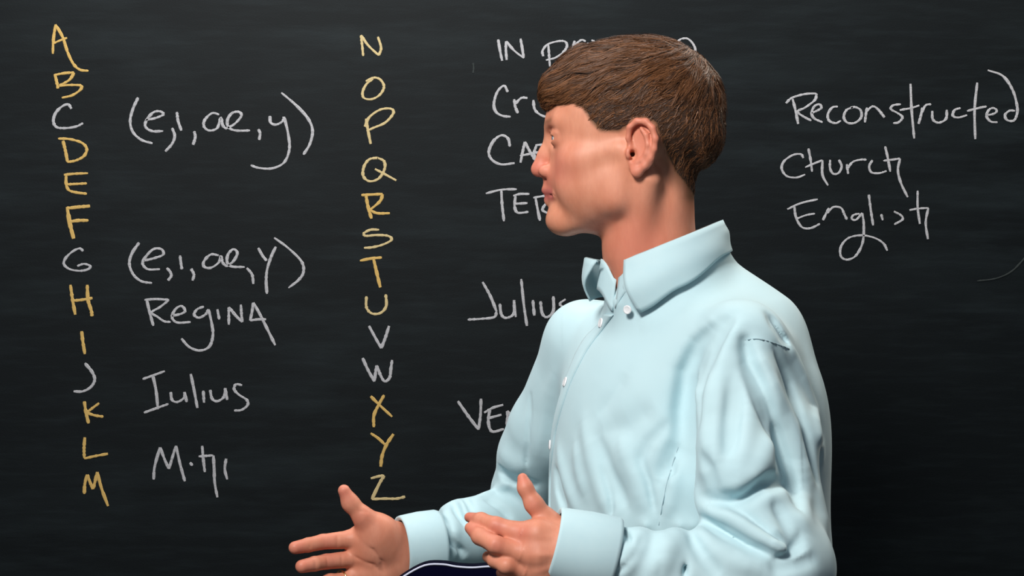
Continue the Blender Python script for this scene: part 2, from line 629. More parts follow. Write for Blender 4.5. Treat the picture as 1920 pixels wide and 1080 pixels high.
A_ = xfm(0, 0, 2); B_ = xfm(0, 540, 2); C_ = xfm(600, 0, 2); D_ = xfm(600, 500, 2.16); G_ = xfm(1420, 100, 2.454); H_ = xfm(840, 40, 3.429)
Y_, W_, P_ = CH_Y, CH_W, CH_P
CHALK = [
 ('chalk_letter', 'yellow chalk letter A', Y_, A_, 7, [[(198,202),(200,150),(208,92)],[(208,92),(235,140),(253,195),(275,240),(300,262),(332,266)],[(196,165),(225,152),(252,142)]]),
 ('chalk_letter', 'yellow chalk letter B', Y_, A_, 7.5, [[(206,280),(213,310),(217,332)],[(202,282),(240,275),(278,272)],[(278,272),(262,298),(237,314),(222,320)],[(222,322),(270,319),(304,322),(300,338),(270,358),(232,367)]]),
 ('chalk_letter', 'white chalk letter C', W_, A_, 7, [[(268,408),(255,392),(232,400),(208,425),(200,455),(212,477),(245,481),(285,475),(312,462)]]),
 ('chalk_letter', 'yellow chalk letter D', Y_, A_, 7.5, [[(236,528),(245,565),(253,608)],[(218,520),(260,522),(305,535),(325,558),(315,585),(285,602),(253,608)]]),
 ('chalk_letter', 'yellow chalk letter E', Y_, A_, 7.5, [[(248,655),(248,690),(258,713),(285,722),(326,727)],[(240,656),(280,652),(330,650)],[(250,692),(290,690),(326,688)]]),
 ('chalk_letter', 'thick yellow chalk letter F', Y_, A_, 9.5, [[(252,780),(262,840),(276,895)],[(248,782),(290,777),(338,773)],[(260,832),(295,827),(332,827)]]),
 ('chalk_letter', 'white chalk letter G', W_, A_, 6.5, [[(312,942),(298,932),(270,945),(245,970),(240,992),(262,1010),(300,1016),(330,1010),(338,998),(315,990),(290,998)]]),
 ('chalk_letter', 'yellow chalk letter H', Y_, B_, 8, [[(264,-12),(272,45),(282,100)],[(327,-12),(330,45),(342,85),(345,106)],[(270,48),(305,45),(347,38)]]),
 ('chalk_letter', 'yellow chalk letter I', Y_, B_, 8, [[(306,162),(311,205),(318,248)]]),
 ('chalk_letter', 'white chalk letter J', W_, B_, 7.5, [[(318,282),(345,315),(355,345),(340,372),(310,388),(276,388)]]),
 ('chalk_letter', 'yellow chalk letter K', Y_, B_, 8, [[(316,425),(322,465),(332,508)],[(372,432),(345,452),(325,468)],[(325,468),(355,478),(388,483)]]),
 ('chalk_letter', 'yellow chalk letter L', Y_, B_, 7.5, [[(318,560),(315,600),(316,638)],[(316,640),(360,630),(405,622)]]),
 ('chalk_letter', 'yellow chalk letter M', Y_, B_, 8, [[(316,772),(318,735),(327,700)],[(327,700),(340,735),(349,754)],[(349,754),(358,720),(365,690)],[(365,690),(380,750),(405,818)]]),
 ('chalk_word', 'white chalk bracketed list below the first yellow letters: (e, i, ae, y)', W_, A_, 7, [[(518,366),(498,410),(488,455),(498,495),(530,525),(572,538)],
   [(545,450),(580,444),(612,430),(600,418),(575,422),(550,450),(545,475),(570,492),(612,492)],[(645,480),(655,510),(645,540),(620,568)],[(663,420),(668,455),(680,490)],[(728,492),(732,515),(724,543)],
   [(822,430),(795,425),(768,450),(765,475),(785,490),(815,480),(828,440),(835,470),(850,485)],[(850,482),(880,465),(905,435),(895,420),(870,425),(853,450),(857,478),(885,490),(938,490)],
   [(968,485),(975,500),(972,525)],[(1012,435),(1015,460),(1035,468),(1060,455),(1065,438)],[(1065,438),(1080,500),(1085,560),(1065,610),(1020,632),(970,630),(940,620)],
   [(1055,348),(1110,395),(1155,445),(1172,490),(1162,540),(1138,580)]]),
 ('chalk_word', 'lower white chalk bracketed list (e, i, ae, y)', W_, A_, 7, [[(522,910),(495,950),(485,990),(500,1030),(530,1055),(570,1062)],
   [(540,978),(580,968),(612,955),(605,935),(575,935),(545,965),(535,990),(555,1010),(600,1010)],[(625,1005),(638,1020),(642,1035),(630,1052)],[(675,958),(678,985),(682,1010)],[(716,1008),(727,1030),(722,1052)],
   [(820,958),(790,955),(765,980),(765,1000),(790,1005),(820,985),(828,960),(835,985),(850,1000)],[(850,1000),(875,980),(890,950),(875,935),(855,955),(852,985),(870,1000),(918,1002)],[(925,1005),(945,1030),(950,1065)],
   [(968,930),(985,960),(1000,978)],[(1035,925),(1018,960),(1002,1010),(998,1055),(1001,1102)],[(1028,892),(1080,930),(1130,980),(1138,1020),(1120,1050),(1082,1080)]]),
 ('chalk_word', 'white chalk word Regina', W_, B_, 7, [[(550,45),(562,95),(575,142)],[(542,45),(585,42),(634,45)],[(634,45),(600,72),(568,92),(590,108),(615,125),(640,128)],
   [(645,105),(680,97),(694,85),(680,68),(658,80),(645,110),(665,130),(715,128)],[(765,70),(740,80),(728,100),(745,112),(770,100),(782,80)],[(782,80),(795,140),(798,180),(785,220),(750,235),(710,222),(680,190)],
   [(815,80),(822,118)],[(858,138),(858,100),(858,72)],[(858,72),(885,105),(908,128)],[(908,128),(905,95),(903,62)],[(938,122),(945,90),(950,55)],[(950,55),(975,100),(1005,160),(1032,215)],[(938,122),(970,118),(998,118)]]),
 ('chalk_word', 'white chalk word Iulius', W_, B_, 7, [[(572,325),(585,385),(592,455)],[(535,342),(575,328),(618,312)],[(540,468),(590,450),(632,435)],
   [(640,390),(645,420),(665,428),(690,412),(692,390)],[(692,390),(700,428)],[(715,322),(728,385),(740,450)],[(762,385),(765,430)],[(788,382),(795,415),(815,425),(840,408),(845,375)],[(845,378),(852,420)],
   [(908,365),(885,362),(878,380),(895,400),(925,420),(928,440),(905,458),(878,460)]]),
 ('chalk_word', 'white chalk word Mihi', W_, B_, 7, [[(576,718),(580,670),(600,598)],[(600,598),(620,650),(634,678)],[(634,678),(648,630),(660,592)],[(660,592),(675,660),(693,725)],
   [(712,655),(722,666)],[(758,592),(762,640),(768,690)],[(745,632),(775,630),(800,628)],[(800,628),(803,680),(805,730),(815,785)],[(848,640),(843,680),(852,718)]]),
 ('chalk_letter', 'yellow chalk letter N', P_, C_, 6.5, [[(162,210),(158,170),(154,132)],[(154,132),(180,170),(220,208)],[(220,208),(229,180),(217,138)]]),
 ('chalk_letter', 'pale yellow chalk letter O', P_, C_, 6.5, [[(200,296),(175,315),(160,345),(165,368),(195,372),(225,355),(240,325),(225,298),(200,292),(172,305)]]),
 ('chalk_letter', 'yellow chalk letter P', P_, C_, 7, [[(172,445),(180,490),(190,540)],[(168,475),(185,440),(225,412),(265,408),(275,425),(245,460),(200,480),(175,492)]]),
 ('chalk_letter', 'yellow chalk letter Q', P_, C_, 7, [[(218,592),(185,598),(165,625),(162,660),(185,680),(220,670),(242,635),(240,605),(215,592)],[(206,634),(240,652),(286,677)]]),
 ('chalk_letter', 'yellow chalk letter R', Y_, C_, 8, [[(172,730),(180,775),(193,820)],[(155,732),(195,730),(235,728)],[(235,728),(225,755),(187,788)],[(187,788),(215,800),(262,800)]]),
 ('chalk_letter', 'yellow chalk letter S', P_, C_, 7, [[(222,862),(190,862),(165,875),(172,885),(210,882),(255,885),(268,900),(235,918),(195,928),(165,930)]]),
 ('chalk_letter', 'yellow chalk letter T', Y_, C_, 8, [[(200,968),(212,1020),(226,1078)],[(150,978),(190,970),(232,966)]]),
 ('chalk_letter', 'pale yellow chalk letter U', P_, D_, 7, [[(188,120),(188,165),(210,190),(245,188),(268,160),(266,112)]]),
 ('chalk_letter', 'white chalk letter V', W_, D_, 7.5, [[(198,240),(225,290),(248,330)],[(248,330),(264,290),(280,240)]]),
 ('chalk_letter', 'white chalk letter W', W_, D_, 7.5, [[(172,370),(195,420),(220,465)],[(220,465),(225,430),(230,400)],[(230,400),(245,440),(262,465),(282,450),(287,415),(292,378)]]),
 ('chalk_letter', 'yellow chalk letter X', Y_, D_, 7.5, [[(205,525),(240,560),(292,608)],[(260,520),(235,565),(218,605),(218,650)]]),
 ('chalk_letter', 'yellow chalk letter Y', Y_, D_, 8, [[(205,675),(235,695),(262,720)],[(298,678),(270,720),(252,765),(246,810)]]),
 ('chalk_letter', 'yellow chalk letter Z', P_, D_, 8, [[(206,858),(235,850),(260,846)],[(260,846),(240,880),(210,942)],[(210,942),(260,940),(310,940),(345,932)]]),
 ('chalk_word', 'white chalk word IN', W_, C_, 6.5, [[(668,148),(675,190),(683,228)],[(700,225),(697,185),(698,155)],[(698,155),(728,190),(764,218)],[(764,218),(758,180),(752,145)]]),
 ('chalk_word', 'white chalk word beginning pri beside the hair', W_, H_, 6, [[(645,150),(650,220),(655,290)],[(612,225),(608,190),(640,150),(700,130),(750,130),(765,160),(740,200),(690,235),(630,250)],
   [(815,125),(805,160),(790,198)],[(800,170),(830,140),(860,120),(885,130)],[(903,138),(900,152)],[(922,122),(945,130)]]),
 ('chalk_letter', 'white chalk letter o right of the hair', W_, H_, 6, [[(1500,112),(1540,112),(1575,145),(1590,190),(1560,225),(1505,225),(1470,190),(1470,140),(1500,112)]]),
 ('chalk_word', 'white chalk word beginning Cru', W_, C_, 7, [[(704,345),(690,322),(665,345),(652,390),(660,420),(685,435),(715,438)],[(728,372),(732,400),(742,425)],[(732,390),(755,368),(778,368)],[(800,375),(805,410),(825,430),(850,438),(865,425),(868,380)]]),
 ('chalk_word', 'white chalk word beginning CAE', W_, C_, 7, [[(712,550),(705,520),(680,508),(650,530),(633,570),(645,600),(680,617),(730,612)],[(752,610),(760,570),(768,532)],[(768,532),(785,565),(806,600)],[(750,585),(800,575),(814,573)],[(812,545),(803,575),(812,600),(840,604)],[(808,545),(845,542)],[(808,572),(840,570)]]),
 ('chalk_word', 'white chalk word beginning TER', W_, C_, 7, [[(680,712),(683,770),(690,830)],[(622,726),(680,712),(738,710)],[(733,735),(730,775),(742,798),(782,795)],[(725,735),(750,728),(785,728)],[(730,765),(778,762)],
   [(808,740),(815,780),(825,828)],[(800,742),(845,735),(870,738)],[(872,738),(835,782),(850,798),(882,802)]]),
 ('chalk_word', 'white chalk word Julius', W_, D_, 7, [[(658,62),(690,120),(715,182)],[(715,182),(705,205),(650,212),(598,215)],[(728,150),(735,195),(755,208),(785,190),(786,135)],[(785,150),(793,204)],[(815,50),(825,150),(838,240)],[(862,135),(868,198)],
   [(893,140),(900,190),(920,205),(945,180),(945,120)],[(995,132),(972,150),(985,165),(1010,180),(1000,200),(975,205)]]),
 ('chalk_word', 'white chalk word beginning Ven', W_, D_, 7.5, [[(558,545),(600,605),(642,660)],[(642,660),(650,600),(652,535)],[(688,575),(682,630),(697,668),(745,658)],[(665,592),(700,572),(742,560)],[(680,615),(735,600)],[(757,650),(760,610),(758,585)],[(758,585),(780,608),(802,625)],[(802,625),(805,590),(803,542)]]),
 ('chalk_word', 'white chalk word Reconstructed', W_, G_, 6.5, [[(162,210),(175,260),(188,325)],[(132,230),(160,205),(220,188),(272,185)],[(272,185),(265,215),(220,250),(185,268),(210,290),(248,310)],
   [(250,275),(280,262),(295,250),(285,235),(262,245),(250,275),(262,300),(300,318)],[(370,245),(345,250),(325,280),(330,310),(360,322),(385,310)],
   [(440,248),(410,262),(398,295),(415,320),(450,320),(478,295),(475,262),(450,248),(430,252)],[(495,318),(500,280),(505,250)],[(500,270),(530,245),(555,258),(585,295)],
   [(660,235),(625,240),(615,258),(645,275),(668,295),(650,318),(625,322)],[(705,140),(710,260),(722,392)],[(655,262),(710,252),(745,240)],[(760,250),(752,290),(742,325)],[(755,275),(775,240),(800,235)],
   [(805,265),(808,305),(835,320),(868,302),(872,260)],[(935,252),(908,262),(900,288),(925,296),(965,285)],[(1012,135),(1000,260),(1003,395)],[(965,266),(1020,252),(1055,245)],
   [(1060,285),(1090,278),(1102,264),(1085,252),(1065,262),(1055,290),(1075,315),(1105,318)],[(1185,265),(1160,265),(1140,285),(1150,308),(1180,310),(1195,280),(1195,240),(1175,170),(1130,105),(1060,78)]]),
 ('chalk_word', 'white chalk word Church', W_, G_, 6, [[(212,482),(200,465),(165,468),(125,495),(112,530),(135,565),(180,572),(220,558)],[(235,438),(245,490),(252,545)],[(220,525),(260,508),(300,492)],[(300,492),(300,560),(325,608)],
   [(335,490),(335,530),(350,555),(375,550),(388,520),(375,490)],[(412,510),(418,555)],[(415,530),(440,500),(475,490),(502,490)],[(530,492),(515,520),(525,548),(560,552),(595,542)],[(588,428),(600,480),(612,545)],[(580,495),(620,490),(657,485)],[(657,485),(647,540),(662,600),(692,662)]]),
 ('chalk_word', 'white chalk word English', W_, G_, 6, [[(170,700),(178,755),(205,800),(245,805),(288,785)],[(138,718),(200,690),(278,672)],[(180,762),(225,745),(265,738)],[(302,768),(318,735),(330,712)],[(322,735),(350,708),(385,712),(400,740),(412,765)],
   [(470,738),(442,745),(435,762),(455,766),(483,735)],[(483,735),(490,790),(485,870),(455,930),(415,950),(385,935),(385,890),(420,850),(480,838),(540,850),(580,875),(598,908)],[(513,650),(522,720),(533,792)],[(570,740),(577,768)],
   [(628,728),(660,745),(668,765),(630,788)],[(738,632),(738,710),(748,785)],[(700,722),(740,715),(787,712)],[(787,712),(775,780),(785,855)]]),
]
CH_D = m_chalk('chalk_dust_faint', (0.045, 0.055, 0.055, 1))
ID_ = lambda p: p
CHALK += [
 ('chalk_smear', 'faint grey chalk tick mark', CH_D, ID_, 4, [[(887,118),(888,128),(887,137)]]),
 ('chalk_smear', 'faint grey curved chalk trace at the right edge', CH_D, ID_, 4, [[(1832,527),(1868,522),(1898,508),(1925,480)]]),
]
for name, label, mat, xf, w, strokes in CHALK:
    V, F = stroke_mesh(strokes, xf, w * 0.70 * BY / FPX)
    tag(bpart(name, V, F, mat, smooth=False), label)

# ------------------------------------------------------------------ the man
man = empty('person', (0.19, 2.25, 0.0))
tag(man, 'man in light blue shirt turned left, both hands raised, in front of the chalkboard', 'person')


def mpart(name, V, F, mat, parent=None, smooth=True, attrs=None):
    V = np.array(V, float) - np.array([0.19, 2.25, 0.0])
    return mesh_obj(name, V, F, mat, parent or man, smooth, attrs)


YAW = math.radians(8)
HF = np.array([-math.cos(YAW), math.sin(YAW), 0]); HL = np.array([-math.sin(YAW), -math.cos(YAW), 0]); HU = np.array([0, 0, 1.0])
HO = np.array([(1200 - 960) * 2.24 / FPX, 2.24, CAMZ + 260 * 2.24 / FPX])
HR = np.stack([HF, HL, HU], 0)


def h2w(V):
    return HO + np.asarray(V) @ HR


mm = 0.001


def head_field(h):
    f = Fld((-.112, -.098, -.225), (.145, .098, .145), h)
    def E(c, r, k, mode='add', R=None): f.ell(np.array(c) * mm, np.array(r) * mm, k * mm, mode, R)
    def K(a, b, r1, r2, k, mode='add'): f.cone(np.array(a) * mm, np.array(b) * mm, r1 * mm, r2 * mm, k * mm, mode)
    E((2, 0, 40), (93, 74, 80), 10)
    E((50, 0, 36), (60, 60, 56), 22)
    E((46, 0, -12), (58, 58, 60), 22)
    E((70, 0, -40), (40, 33, 34), 18)
    E((42, 0, -52), (48, 47, 36), 18)
    # neck
    K((-2, 0, -45), (-11, -3, -120), 53, 53, 22)
    K((-11, -3, -120), (-20, -8, -175), 53, 40, 10)
    E((-40, 0, -60), (20, 38, 60), 18)
    E((34, 0, -60), (50, 44, 28), 22)
    E((93.5, 0, -72), (13, 22, 16), 12)
    E((60, 0, -84), (34, 26, 13), 12)
    for s in (1, -1):
        E((-6, 63 * s, -6), (15, 9, 20), 10)
        K((20, 51 * s, -58), (86, 13 * s, -84), 13, 13, 16)
        K((20, 51 * s, -58), (8, 60 * s, -15), 13, 11, 18)
        E((30, 48 * s, -38), (26, 15, 28), 20)
        E((60, 36 * s, -40), (32, 22, 32), 20)
        E((66, 44 * s, -14), (20, 17, 15), 18)
        K((66, 46 * s, -12), (20, 62 * s, -4), 11, 7, 14)
        K((-14, 58 * s, -40), (14, 22 * s, -165), 14, 11, 16)   # sternomastoid
    E((92, 0, -84), (18, 22, 14), 12)
    # brow, sockets
    for s in (1, -1):
        K((100, 9 * s, 27), (88, 40 * s, 31), 9.5, 9, 12)
        E((108, 30 * s, 12), (17, 17, 11), 9, 'cut')
        E((89, 31 * s, 12), (14, 14.5, 13.0), 3)
        # eye opening
        E((103, 32 * s, 11.5), (10, 13, 3.4), 1.2, 'cut')
        K((100, 20 * s, 19), (93, 43 * s, 17), 3.0, 3.0, 4)      # upper lid fold
    # nose
    K((102, 0, 20), (113, 0, -6), 7.5, 7.5, 9)
    K((111, 0, -4), (120.0, 0, -22.5), 7.8, 8.9, 6)
    K((116, 0, -20), (106, 0, -30), 8, 6, 6)
    for s in (1, -1):
        E((107.5, 12.5 * s, -25.5), (10.5, 7.2, 7.8), 4)
        E((112, 7.8 * s, -32), (6, 3.6, 4.6), 2, 'cut')
        K((108, 20 * s, -20), (97, 30 * s, -50), 3.2, 2.2, 6, 'cut') if False else None
    # mouth
    K((107, 0, -38), (110, 0, -47), 6, 6, 7)
    for s in (1, -1):
        K((108.5, 3 * s, -47.5), (96, 24 * s, -52.5), 5.0, 3.2, 5)
        K((106.5, 0, -59), (95, 21 * s, -55.5), 5.6, 3.4, 5)
        K((120, 0, -53), (95, 27 * s, -54.5), 1.8, 1.0, 1.0, 'cut')
    K((118, 0, -53), (96, 0, -53), 2.6, 2.2, 1.2, 'cut')
    # ears
    for s in (1, -1):
        def p(a, c, b): return (a * .94 - 4.5, s * b, c * .94 - 6)
        # plate of the ear
        Rr = np.array([[0.90, -0.40 * s, -0.17], [0.42, 0.90 * s, 0.02], [0.16, -0.1 * s, 0.98]])
        E(p(-5, 4, 77), (16, 4.2, 27), 4, 'add', Rr)
        E(p(4, -14, 74), (8, 4.5, 16), 4)
        E(p(0, 6, 83), (11, 5.2, 19), 3, 'cut', Rr)
        E(p(8, -6, 80), (6, 8, 8), 2.5, 'cut')
        hel = [(10, 2, 74, 2.6), (13, 14, 76, 3.0), (11, 27, 79, 3.4), (2, 34, 82, 3.6), (-9, 33, 85, 3.8), (-17, 25, 87, 3.8), (-20.5, 12, 87.5, 3.8),
               (-19, 0, 86, 3.6), (-14, -11, 83.5, 3.6), (-7, -20, 81, 4.0), (1, -27, 78, 4.4)]
        for u, v in zip(hel[:-1], hel[1:]):
            K(p(*u[:3]), p(*v[:3]), u[3], v[3], 2.6)
        ant = [(-3, 25, 82, 2.4), (-9, 17, 84, 2.8), (-11.5, 5, 84.5, 3.0), (-9.5, -5, 83, 3.0), (-4, -13, 80.5, 2.6), (2, -15.5, 79, 2.4)]
        for u, v in zip(ant[:-1], ant[1:]):
            K(p(*u[:3]), p(*v[:3]), u[3], v[3], 2.5)
        E(p(12.5, -4, 77), (4, 4, 7), 3)
        E(p(2.5, -26, 78), (7, 4, 7), 4)
        K(p(8, -4, 78), p(9, -6, 60), 3.2, 2.6, 1.0, 'cut')
    return f


hf = head_field(0.0016)
hV, hQ = hf.mesh()
# hair region seen from the side (forward, up) in millimetres
HAIRLINE = [(125, 60), (118, 47), (104, 44), (92, 49), (72, 49), (60, 42), (50, 26), (41, 16.5), (19, 15), (9, 20), (2, 29), (-10, 31), (-22, 24), (-28, 8), (-33, -10),
            (-44, -32), (-56, -46), (-62, -58), (-75, -66), (-130, -66), (-130, 160), (125, 160)]


def head_attrs(V):
    a, b, c = V[:, 0] * 1000, V[:, 1] * 1000, V[:, 2] * 1000
    g = lambda ca, cb, cc, r: np.exp(-(((a - ca) ** 2 + (np.abs(b) - cb) ** 2 + (c - cc) ** 2) / r ** 2))
    ear = sm(np.abs(b), 72, 78) * (np.abs(a + 8) < 26) * (c < 30)
    blush = 0.75 * g(120, 0, -22, 18) + 0.35 * g(80, 44, -20, 26) + 0.38 * ear + 0.45 * g(0, 50, -120, 60) + 0.3 * g(90, 38, -28, 24) + 0.5 * g(104, 14, -42, 14) + 0.3 * g(92, 30, 28, 16)
    lip = sm(a, 97, 101) * (np.exp(-((c + 53 - 0.0) / 8.0) ** 4)) * sm(27 - np.abs(b), 0, 4)
    sd = poly_sd(a, c, HAIRLINE)
    st = 0.75 * sm(sd, -20, 5) * (1 - ear) * sm(40 - c, 0, 8) * sm(-a, 8, 26)
    st = np.maximum(st, .95 * sm(-a, 44, 62) * sm(c, -72, -56) * sm(40 - c, 0, 8))
    st = np.maximum(st, sm(sd, -3.5, 3.0) * (1 - ear))
    # beard shadow is faint; eyebrows
    br = np.exp(-(((c - 31 - 0.05 * (np.abs(b) - 20)) / 3.4) ** 2)) * sm(np.abs(b), 8, 13) * sm(46 - np.abs(b), 0, 8) * sm(a, 80, 90)
    st = np.maximum(st, 0.6 * br)
    return dict(blush=np.clip(blush, 0, 1), lip=np.clip(lip, 0, 1), stubble=np.clip(st, 0, 1))


att_h = head_attrs(hV)
hW = h2w(hV)

# ---- arms: joints in world space
C0 = np.array([0.185, 2.26])
TY = math.radians(60)
BF = np.array([-math.sin(TY), -math.cos(TY), 0]); BL = np.array([math.cos(TY), -math.sin(TY), 0]); BU = np.array([0, 0, 1.0])
BR = np.stack([BF, BL, BU], 0)


def bp(f, l, z):
    return np.array([C0[0], C0[1], 0]) + BF * f + BL * l + BU * z


SH_L = np.array([0.255, 2.125, 1.465]); EL_L = np.array([0.270, 2.02, 1.222]); WR_L = at(1062, 1030, 2.0)
SH_R = np.array([0.092, 2.375, 1.462]); EL_R = np.array([0.018, 2.50, 1.235]); WR_R = at(752, 1026, 2.37)

# ---- body under the clothes
bf = Fld((-.2, 1.85, 0.0), (.5, 2.65, 1.56), 0.010)
bf.ell(bp(0.0, 0, 1.33), (.10, .15, .17), 0.03, R=BR)
bf.ell(bp(0.0, 0, 1.12), (.10, .14, .17), 0.05, R=BR)
bf.ell(bp(-.01, 0, 0.95), (.11, .155, .13), 0.05, R=BR)
bf.cone(bp(0, 0, 1.40), h2w([-.020, -.004, -.15]), .05, .045, 0.02)
for S, E_, Wr in ((SH_L, EL_L, WR_L), (SH_R, EL_R, WR_R)):
    md = S * .5 + E_ * .5 + np.array([-.018, -.008, 0]) * (S is SH_L)
    bf.cone(S, md, .034, .030, 0.02)
    bf.cone(md, E_, .030, .020, 0.02)
    bf.cone(E_, Wr + (Wr - E_) * -.05, .020, .016, 0.01)
    bf.cone(bp(0, 0, 1.41), S, .04, .032, 0.02)
for s in (1, -1):
    bf.cone(bp(-.01, .09 * s, .92), bp(0, .10 * s, .50), .085, .055, .03)
    bf.cone(bp(0, .10 * s, .50), bp(-.02, .11 * s, .08), .055, .04, .02)
bV, bQ = bf.mesh()


# ---- hands
def hand(pts_fn, lo, hi):
    f = Fld(np.array(lo) - .022, np.array(hi) + .022, 0.0013)
    pts_fn(f)
    return f


def R2(d, px): return px * d / FPX


def pc(lst, dr=0):
    return [(at(x, y, d), R2(d, r)) for x, y, d, r in lst]


def right_hand(f):
    # wrist and palm, palm side to the camera
    f.chain(pc([(800, 1030, 2.385, 42), (745, 1032, 2.37, 44)]), .02)
    for q in ([(745, 1022, 2.368, 38), (690, 1012, 2.355, 30), (655, 1010, 2.345, 16)],
              [(745, 1040, 2.368, 38), (690, 1045, 2.357, 30), (657, 1047, 2.345, 16)],
              [(745, 1056, 2.368, 34), (695, 1078, 2.358, 29), (660, 1084, 2.345, 16)],
              [(745, 1066, 2.368, 30), (702, 1104, 2.36, 26), (668, 1118, 2.347, 17)]):
        f.chain(pc(q), .012)
    f.chain(pc([(650, 1012, 2.343, 17), (605, 1016, 2.330, 14.5), (578, 1022, 2.318, 13.8), (553, 1027, 2.305, 12)]), .002)
    f.chain(pc([(652, 1049, 2.343, 16), (612, 1053, 2.326, 14.5), (590, 1057, 2.312, 14), (566, 1062, 2.300, 12.5)]), .002)
    f.chain(pc([(652, 1088, 2.343, 16), (618, 1092, 2.326, 15.5), (592, 1099, 2.312, 14), (570, 1104, 2.300, 12)]), .004)
    f.chain(pc([(665, 1120, 2.345, 15), (640, 1130, 2.330, 13.5), (617, 1139, 2.318, 12), (598, 1144, 2.308, 10.5)]), .004)
    f.chain(pc([(735, 1010, 2.362, 34), (708, 995, 2.345, 28), (680, 968, 2.332, 17.5), (657, 943, 2.328, 15), (645, 920, 2.324, 11.5)]), .007)
    f.ell(at(708, 1010, 2.340), (.024, .013, .023), .020)
    # palm creases and finger joints
    f.crease([f.hit(x, y) for x, y in ((668, 1003), (700, 1030), (716, 1052), (720, 1075))], .0028, -.0018)
    f.crease([f.hit(x, y) for x, y in ((645, 1030), (672, 1046), (700, 1058), (716, 1075))], .0025, -.0014)
    for x0, y0, x1, y1 in ((606, 1010, 609, 1032), (579, 1014, 582, 1036), (612, 1045, 615, 1067), (590, 1050, 592, 1070), (633, 1001, 632, 1026), (640, 1038, 640, 1062), (672, 958, 692, 962)):
        f.crease([f.hit(x0, y0), f.hit((x0 + x1) / 2, (y0 + y1) / 2), f.hit(x1, y1)], .0018, -.0009)


def left_hand(f):
    # back of the hand to the camera, thumb up, fingers curling away
    f.chain(pc([(1115, 1032, 2.0, 46), (1055, 1030, 1.995, 44)]), .02)
    for q in ([(1055, 1015, 1.99, 36), (1008, 1003, 1.985, 27), (966, 1000, 1.99, 21)],
              [(1055, 1035, 1.985, 38), (1010, 1040, 1.98, 28), (975, 1038, 1.98, 20)],
              [(1055, 1055, 1.99, 36), (1015, 1072, 1.985, 26), (982, 1072, 1.985, 19)],
              [(1055, 1070, 2.0, 32), (1020, 1098, 2.0, 24), (992, 1102, 2.0, 17)]):
        f.chain(pc(q), .010)
    f.chain(pc([(972, 999, 1.99, 20), (930, 986, 1.995, 16.5), (902, 976, 2.012, 14.5), (880, 970, 2.028, 9.5)]), .004)
    f.chain(pc([(972, 1036, 1.98, 19), (930, 1022, 1.977, 17), (900, 1006, 1.992, 15.5), (882, 990, 2.012, 11)]), .004)
    f.chain(pc([(982, 1072, 1.985, 18), (950, 1061, 1.975, 15.5), (928, 1050, 1.985, 14), (915, 1044, 2.01, 11)]), .004)
    f.chain(pc([(992, 1102, 2.0, 16), (965, 1090, 1.985, 13.5), (948, 1080, 1.995, 12), (940, 1074, 2.01, 10)]), .004)
    f.chain(pc([(1058, 1005, 2.0, 30), (1026, 975, 2.0, 19), (1001, 945, 1.998, 16), (985, 915, 2.0, 13), (980, 897, 2.003, 10)]), .007)
    f.chain(pc([(1030, 985, 2.0, 14), (1000, 998, 2.0, 12)]), .01)
    for x0, y0, x1, y1 in ((928, 974, 924, 1000), (903, 968, 899, 988), (932, 1013, 926, 1040), (992, 950, 1008, 935)):
        f.crease([f.hit(x0, y0), f.hit((x0 + x1) / 2, (y0 + y1) / 2), f.hit(x1, y1)], .002, -.0007)
    for a_, b_ in (((990, 1003), (1040, 1010)), ((990, 1042), (1040, 1040)), ((998, 1074), (1040, 1062))):
        f.crease([f.hit(*a_), f.hit((a_[0] + b_[0]) / 2, (a_[1] + b_[1]) / 2), f.hit(*b_)], .003, .0012)
    for x0, y0 in ((974, 998), (976, 1037), (984, 1071)):
        f.crease([f.hit(x0, y0), f.hit(x0 + 3, y0 + 1)], .006, .0015)


rh = hand(right_hand, at(535, 1170, 2.26), at(800, 895, 2.43) + np.array([0.0, 0, 0]))
lh = hand(left_hand, at(860, 1130, 1.93) - np.array([.004, 0, 0]), at(1120, 870, 2.06) + np.array([.005, 0, .002]))
rV, rQ = rh.mesh(); lV, lQ = lh.mesh()


def hand_attr(V, tips):
    bl = np.full(len(V), 0.18)
    for t in tips:
        bl += 0.45 * np.exp(-((V - t) ** 2).sum(1) / .011 ** 2)
    return bl


rb = hand_attr(rV, [at(554, 1027, 2.305), at(568, 1063, 2.3), at(645, 925, 2.32), at(610, 1019, 2.33), at(612, 1054, 2.326), at(680, 970, 2.33)])
lb = hand_attr(lV, [at(880, 970, 2.02), at(888, 999, 2.0), at(980, 900, 2.0), at(928, 986, 1.98), at(1000, 945, 1.98), at(974, 998, 1.97), at(932, 1026, 1.96)])
Vs = [bV, hW, rV, lV]; Qs = []; off = 0
for v, q in zip(Vs, (bQ, hQ, rQ, lQ)):
    Qs.append(q + off); off += len(v)
z = lambda V: np.zeros(len(V))
body = mpart('body', np.concatenate(Vs), np.concatenate(Qs), SKIN, attrs=dict(
    blush=np.concatenate([z(bV), att_h['blush'], rb, lb]), lip=np.concatenate([z(bV), att_h['lip'], z(rV), z(lV)]),
    stubble=np.concatenate([z(bV), att_h['stubble'], z(rV), z(lV)])))


def uvsphere(c, r, nu=24, nv=14, Rm=None, cut=None):
    V = []; F = []
    for i in range(nv + 1):
        th = math.pi * i / nv
        for j in range(nu):
            ph = 2 * math.pi * j / nu
            p = np.array([math.cos(th), math.sin(th) * math.cos(ph), math.sin(th) * math.sin(ph)]) * r
            V.append(c + (p @ Rm if Rm is not None else p))
    for i in range(nv):
        for j in range(nu):
            k = (j + 1) % nu
            F.append((i * nu + j, (i + 1) * nu + j, (i + 1) * nu + k, i * nu + k))
    return V, F


